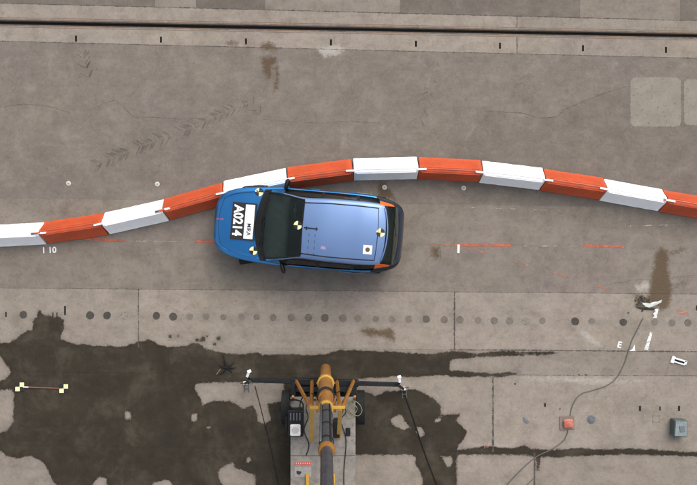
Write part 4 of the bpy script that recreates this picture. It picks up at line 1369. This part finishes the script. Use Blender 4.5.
# ------------------------------------------------------------------ mast trailer
tr = empty('mast_trailer', (-0.55, -3.4, 0))
tag(tr, 'trailer with an ochre and grey telescopic mast, outrigger beam and dusty deck', 'trailer')
tr_inv = Vector((-0.55, -3.4, 0))
def T(px, py, z):
    return W(px, py, z) - tr_inv
dx0, dx1 = T(290.5, 400, .72).x, T(355.5, 400, .72).x
dy0 = T(320, 397, .72).y
dw = dx1 - dx0; dc = (dx0 + dx1) / 2
# deck: three plates
for k, (a, b_) in enumerate(((0.0, 1.28), (1.285, 2.45), (2.455, 3.4))):
    MB().box((dc, dy0 - (a + b_) / 2, 0.70), (dw, b_ - a - 0.005, 0.04), 0, 0.004).build('deck_plate', M['deck'], tr)
for sx in (dx0 + 0.06, dx1 - 0.06):
    MB().box((sx, dy0 - 1.55, 0.62), (0.08, 3.7, 0.10), 0, 0.006).build('chassis_rail', M['black_paint'], tr)
MB().box((dc, dy0 + 0.14, 0.56), (dw - 0.04, 0.10, 0.12), 0, 0.006).build('front_crossmember', M['black_paint'], tr)
MB().box((dc + 0.0, dy0 + 0.10, 0.40), (dw * 0.86, 0.36, 0.10), 0, 0.006).build('under_tray', M['black_rubber'], tr)
# wheels with mudguards
for sx, sg in ((T(285.6, 408, .5).x, -1), (T(360.6, 408, .5).x, 1)):
    yc = T(300, 409, .5).y
    w = empty('wheel', (sx, yc, 0.29)); w.parent = tr
    prof = [(-0.075, 0.18), (-0.075, 0.25), (-0.065, 0.285), (-0.04, 0.29), (0.04, 0.29), (0.065, 0.285), (0.075, 0.25), (0.075, 0.18)]
    n = 28; V = []; F = []
    for x_, r_ in prof:
        for i in range(n):
            t = i * 2 * math.pi / n; V.append((x_, r_ * math.cos(t), r_ * math.sin(t)))
    for a in range(len(prof) - 1):
        for i in range(n): F.append((a * n + (i + 1) % n, a * n + i, a * n + n + i, a * n + n + (i + 1) % n))
    MB().add(V, F).build('tyre', M['black_rubber'], w, True, 50)
    MB().tube([(-0.065, 0, 0), (0.065, 0, 0)], 0.18, 20).build('rim', M['steel'], w, True, 40)
    V, F = [], []
    for i in range(13):
        t = math.pi * (0.04 + 0.92 * i / 12)
        for x_ in (-0.09, 0.09):
            for rr_ in (0.335, 0.347):
                V.append((sx + x_, yc + rr_ * 1.12 * math.cos(t), 0.30 + rr_ * math.sin(t)))
    for i in range(12):
        a, b2 = i * 4, i * 4 + 4
        F += [(a, b2, b2 + 2, a + 2), (a + 1, a + 3, b2 + 3, b2 + 1), (a, a + 1, b2 + 1, b2), (a + 2, b2 + 2, b2 + 3, a + 3)]
    MB().add(V, F).build('mudguard', M['black_rubber'], tr, True, 50)
# outrigger beam: outer box and sliding inner beams
bl, br_ = T(251, 380.2, .42), T(398.5, 384.6, .42)
ml, mr = bl.lerp(br_, 0.27), bl.lerp(br_, 0.73)
MB().bar(ml, mr, 0.15, 0.14).build('outrigger_housing', M['black_paint'], tr)
MB().bar(bl, ml.lerp(mr, 0.02), 0.095, 0.09).build('outrigger_beam', M['black_paint'], tr)
MB().bar(mr.lerp(ml, 0.02), br_, 0.095, 0.09).build('outrigger_beam', M['black_paint'], tr)
for e, sg, foot, head in ((bl, -1, (245.3, 383.2), (249.2, 371.5)), (br_, 1, (403.3, 388.8), (399.2, 377.0))):
    # jack leg with white head plate, white foot
    fz = T(foot[0], foot[1], 0.05)
    j = empty('stabiliser', e); j.parent = tr
    rel = lambda v: v - e
    MB().tube([rel(e + Vector((0, 0, 0.16))), rel(Vector((fz.x, fz.y, 0.06)))], [0.035, 0.028], 12).build('jack_leg', M['black_paint'], j, True, 40)
    MB().box(rel(Vector((fz.x, fz.y, 0.035))), (0.10, 0.075, 0.05), 0, 0.012).build('foot_pad', M['white_paint'], j)
    hd = T(head[0], head[1], 0.62)
    mid_ = T(head[0] - 2.2 * (1 if sg < 0 else -0.3), head[1] + 5.5, 0.55)
    MB().bar(rel(hd), rel(mid_), 0.055, 0.03).build('head_plate', M['white_paint'], j)
    MB().box(rel(hd), (0.085, 0.065, 0.04), R(20), 0.01).build('head_cap', M['white_paint'], j)
    MB().bar(rel(mid_), rel(e), 0.035, 0.03).build('head_arm', M['black_paint'], j)
    MB().tube([rel(e + Vector((sg * 0.02, -0.05, 0.12))), rel(e + Vector((sg * 0.22, -0.05, 0.10)))], 0.010, 8).build('crank_handle', M['black_plastic'], j)
    s = MB()
    for q in (-0.05, 0.05):
        s.tube([rel(Vector((fz.x + q + 0.02, fz.y - 0.02, 0.02))), rel(Vector((fz.x + q + 0.03, fz.y - 0.22, 0.02)))], 0.008, 6)
    s.tube([rel(Vector((fz.x - 0.03, fz.y - 0.13, 0.022))), rel(Vector((fz.x + 0.08, fz.y - 0.13, 0.022)))], 0.008, 6)
    s.build('foot_frame', M['cable'], j)
# A frame
zt = 2.3
cb0, cb1 = T(309.5, 407.5, zt), T(345, 407.5, zt)
MB().bar(cb0, cb1, 0.06, 0.07).build('frame_crossbar', M['yellow_paint'], tr)
for (ax, ay), (bx_, by) in (((296, 381), (309.5, 406)), ((312, 381.5), (311.5, 406)), ((337, 381.5), (339.5, 406)), ((353.5, 381), (343, 406))):
    MB().bar(T(ax, ay, 0.52), T(bx_, by, zt), 0.065, 0.055).build('frame_strut', M['ochre_paint'], tr)
for (ax, ay), (bx_, by) in (((312.5, 409), (311, 441)), ((340.5, 409), (338.5, 438))):
    MB().bar(T(ax, ay, zt), T(bx_, by, 0.78), 0.085, 0.06).build('frame_brace', M['yellow_paint'], tr)
for px in (293, 354.8):
    MB().bar(T(px, 399.5, 0.70), T(px, 396.5, 1.0), 0.05, 0.05).build('corner_post', M['ochre_paint'], tr)
for px, a, b_ in ((307.5, 474, 488), (333.5, 474, 488)):
    MB().bar(T(px, a, .76), T(px, b_, .76), 0.07, 0.06).build('rear_bracket', M['yellow_paint'], tr)
MB().bar(T(304.5, 487, .76), T(312, 487, .76), 0.07, 0.06).build('rear_bracket', M['yellow_paint'], tr)

# the mast: nested tubes rising almost vertically
HK = H / 13.0
ma, mb_ = W(325.5, 369.0, 0.35 * HK), W(327.0, 485.0, 6.2 * HK)
def mast_pt(z):
    t = (z - ma.z) / (mb_.z - ma.z)
    return ma + (mb_ - ma) * t - tr_inv
def mt(nm, zs, rs, mat, n=24):
    MB().tube([mast_pt(z * HK) for z in zs], rs, n).build(nm, mat, tr, True, 35)
mt('mast_foot', [0.30, 0.34, 1.2], [0.09, 0.115, 0.118], M['ochre_paint'])
mt('mast_tube', [1.1, 1.25, 2.65], [0.118, 0.138, 0.138], M['ochre_paint'])
mt('mast_collar', [1.50, 1.52, 1.58, 1.60], [0.150, 0.170, 0.170, 0.150], M['yellow_paint'])
mt('mast_collar', [2.40, 2.42, 2.50, 2.52], [0.145, 0.165, 0.165, 0.145], M['black_paint'])
mt('mast_tube', [2.6, 3.2], [0.118, 0.118], M['ochre_paint'])
mt('mast_collar', [3.12, 3.14, 3.22, 3.24], [0.120, 0.128, 0.128, 0.118], M['yellow_paint'])
mt('mast_section', [3.2, 5.15], [0.100, 0.098], M['mast_steel'])
mt('mast_collar', [5.05, 5.07, 5.15, 5.17], [0.105, 0.118, 0.118, 0.105], M['ochre_paint'])
mt('mast_section', [5.1, 6.9], [0.083, 0.082], M['mast_steel'])
mt('mast_collar', [6.85, 6.87, 6.95, 6.97], [0.09, 0.10, 0.10, 0.09], M['ochre_paint'])
mt('mast_section', [6.9, 8.4], [0.068, 0.066], M['mast_steel'])
mt('mast_head', [8.35, 8.4, 8.55, 8.6], [0.08, 0.11, 0.11, 0.09], M['black_paint'])
# a guide rail and hydraulic hose along the mast
for dx_, r_, m_ in ((-0.085, 0.018, 'steel'), (0.06, 0.014, 'black_rubber')):
    MB().tube([mast_pt(z) + Vector((dx_, 0.085, 0)) for z in (3.25 * HK, 4.1 * HK, 5.0 * HK)], r_, 8).build('guide_rail', M[m_], tr, True)
# ring of lugs round the collar
for k in range(6):
    a = k * math.pi / 3
    c = mast_pt(1.55 * HK) + Vector((0.172 * math.cos(a), 0.172 * math.sin(a), 0))
    MB().box(c, (0.035, 0.035, 0.05), a, 0.006).build('collar_bolt', M['ochre_paint'], tr)
# hinge cheeks that clamp the mast into the frame
for px in (317.5, 335):
    MB().box(T(px, 404, 1.75), (0.05, 0.30, 0.26), 0, 0.01).build('hinge_cheek', M['ochre_paint'], tr)
MB().bar(T(312, 400, 1.62), T(341, 400, 1.62), 0.05, 0.05).build('hinge_pin', M['steel'], tr)
for (bx1, by1) in ((293, 402), (293, 440), (293, 455), (353, 402), (353, 425), (352.5, 440), (352, 460), (316, 443), (333, 443), (304, 447), (344, 447)):
    MB().tube([T(bx1, by1, 0.72), T(bx1, by1, 0.735)], 0.018, 6).build('deck_bolt', M['steel'], tr)
for zz in (3.6, 4.2, 4.8):
    mt('hose_clamp', [zz, zz + 0.03], [0.108, 0.108], M['black_plastic'])
MB().bar(T(322, 411, 2.1), T(322, 436, 1.2), 0.045, 0.05).build('lift_ram', M['steel'], tr)
MB().bar(T(322, 433, 1.3), T(322, 446, 0.80), 0.075, 0.08).build('ram_body', M['ochre_paint'], tr)
MB().box(T(348, 432, 0.735), (0.10, 0.18, 0.03), 0, 0.01).build('tool_tray', M['black_paint'], tr)
hp = [(309, 400, .8), (306, 408, .9), (308, 418, .78), (304, 430, .76), (309, 445, .74), (306, 456, .74)]
MB().tube(smooth_path([T(*p) for p in hp]), 0.011, 7).build('hydraulic_hose', M['black_rubber'], tr, True)
hp = [(345, 398, 1.0), (342, 404, 1.4), (346, 412, 1.0), (341, 421, .8), (346, 440, .74), (344, 470, .74), (344, 490, .74)]
MB().tube(smooth_path([T(*p) for p in hp]), 0.010, 7).build('hydraulic_hose', M['black_rubber'], tr, True)
# power pack
M['pale_lid'] = simple('pale_lid', (0.58, 0.57, 0.54), 0.5, var=0.08, scale=12, dirt=0.3, dirt_col=(0.3, 0.28, 0.25))
pp = empty('power_pack', T(296.5, 421, 0.72)); pp.parent = tr
MB().box((0.0, 0.02, 0.17), (0.33, 0.56, 0.34), 0, 0.02).build('pack_body', M['black_plastic'], pp)
MB().box((0.0, -0.11, 0.355), (0.22, 0.25, 0.03), 0, 0.02).build('pack_lid', M['pale_lid'], pp)
MB().tube([(0, -0.11, 0.365), (0, -0.11, 0.385)], [0.075, 0.07], 20).build('lid_cap', simple('grey_cap', (0.38, 0.37, 0.35), 0.5), pp, True, 40)
for k in range(4):
    MB().box((-0.10 + 0.065 * k, 0.17, 0.35), (0.03, 0.16, 0.02), 0, 0.004).build('cooling_fin', M['steel'], pp)
MB().tube(smooth_path([(0.1, 0.27, 0.25), (0.16, 0.36, 0.2), (0.1, 0.45, 0.12), (-0.1, 0.48, 0.1), (-0.14, 0.38, 0.15), (-0.05, 0.3, 0.25)]), 0.018, 8).build('exhaust_hose', M['black_rubber'], pp, True)
MB().box((-0.20, -0.02, 0.12), (0.06, 0.3, 0.2), 0, 0.01).build('side_tank', M['black_plastic'], pp)
# black valve block on the other side of the mast
MB().box(T(336.5, 428, 0.9), (0.14, 0.36, 0.34), 0, 0.015).build('valve_block', M['black_plastic'], tr)
# warning sticker and worn label on the deck
MB().box(T(303, 463.5, 0.722), (0.36, 0.06, 0.004)).build('red_sticker', M['red_print'], tr)
for k in range(7):
    MB().box(T(296.3 + 2.2 * k, 463.4, 0.7255), (0.012, 0.026, 0.002)).build('sticker_stroke', M['pale_lid'], tr)
MB().box(T(303, 472, 0.722), (0.36, 0.22, 0.003)).build('pale_sticker', simple('pale_sticker', (0.27, 0.25, 0.23), 0.6, var=0.2, scale=9, dirt=0.5), tr)
MB().tube([T(299, 472, 0.722), T(299, 472, 0.728)], 0.055, 16).build('printed_symbol', M['black_paint'], tr)
# coiled green hose on the deck
hp = [(347, 404, .8), (352, 400.5, .82), (359, 404, .84), (362, 411, .80), (358, 416, .76), (352, 413, .76), (348, 407, .80), (354, 405, .84), (357, 410, .80), (350, 418, .76), (346, 412, .8)]
MB().tube(smooth_path([T(*p) for p in hp]), 0.008, 7).build('hydraulic_hose', M['hose'], tr, True)
hp = [(318, 400, 1.9), (313, 394, 1.6), (304, 396, 1.2), (300, 404, 1.0), (301, 412, 1.0)]
MB().tube(smooth_path([T(*p) for p in hp]), 0.013, 7).build('hydraulic_hose', M['black_rubber'], tr, True)
hp = [(333, 396, 2.2), (341, 391, 1.6), (347, 396, 1.1), (343, 410, 0.9), (339, 424, 0.9)]
MB().tube(smooth_path([T(*p) for p in hp]), 0.012, 7).build('hydraulic_hose', M['black_rubber'], tr, True)

# cables lying on the ground from the outrigger feet
o = MB().tube(gcable([(255, 386), (260, 405), (265, 425), (271, 450), (279, 488), (284, 515)], 0.008), 0.009, 7).build('ground_cable', M['black_rubber'], None, True)
tag(o, 'thin black cable on the ground running down from the left outrigger', 'cable')
o = MB().tube(gcable([(404, 392), (411, 412), (419, 436), (428, 462), (439, 490), (448, 515)], 0.012), 0.014, 7).build('ground_cable', M['black_rubber'], None, True)
tag(o, 'thin black cable on wet ground running down from the right outrigger', 'cable')
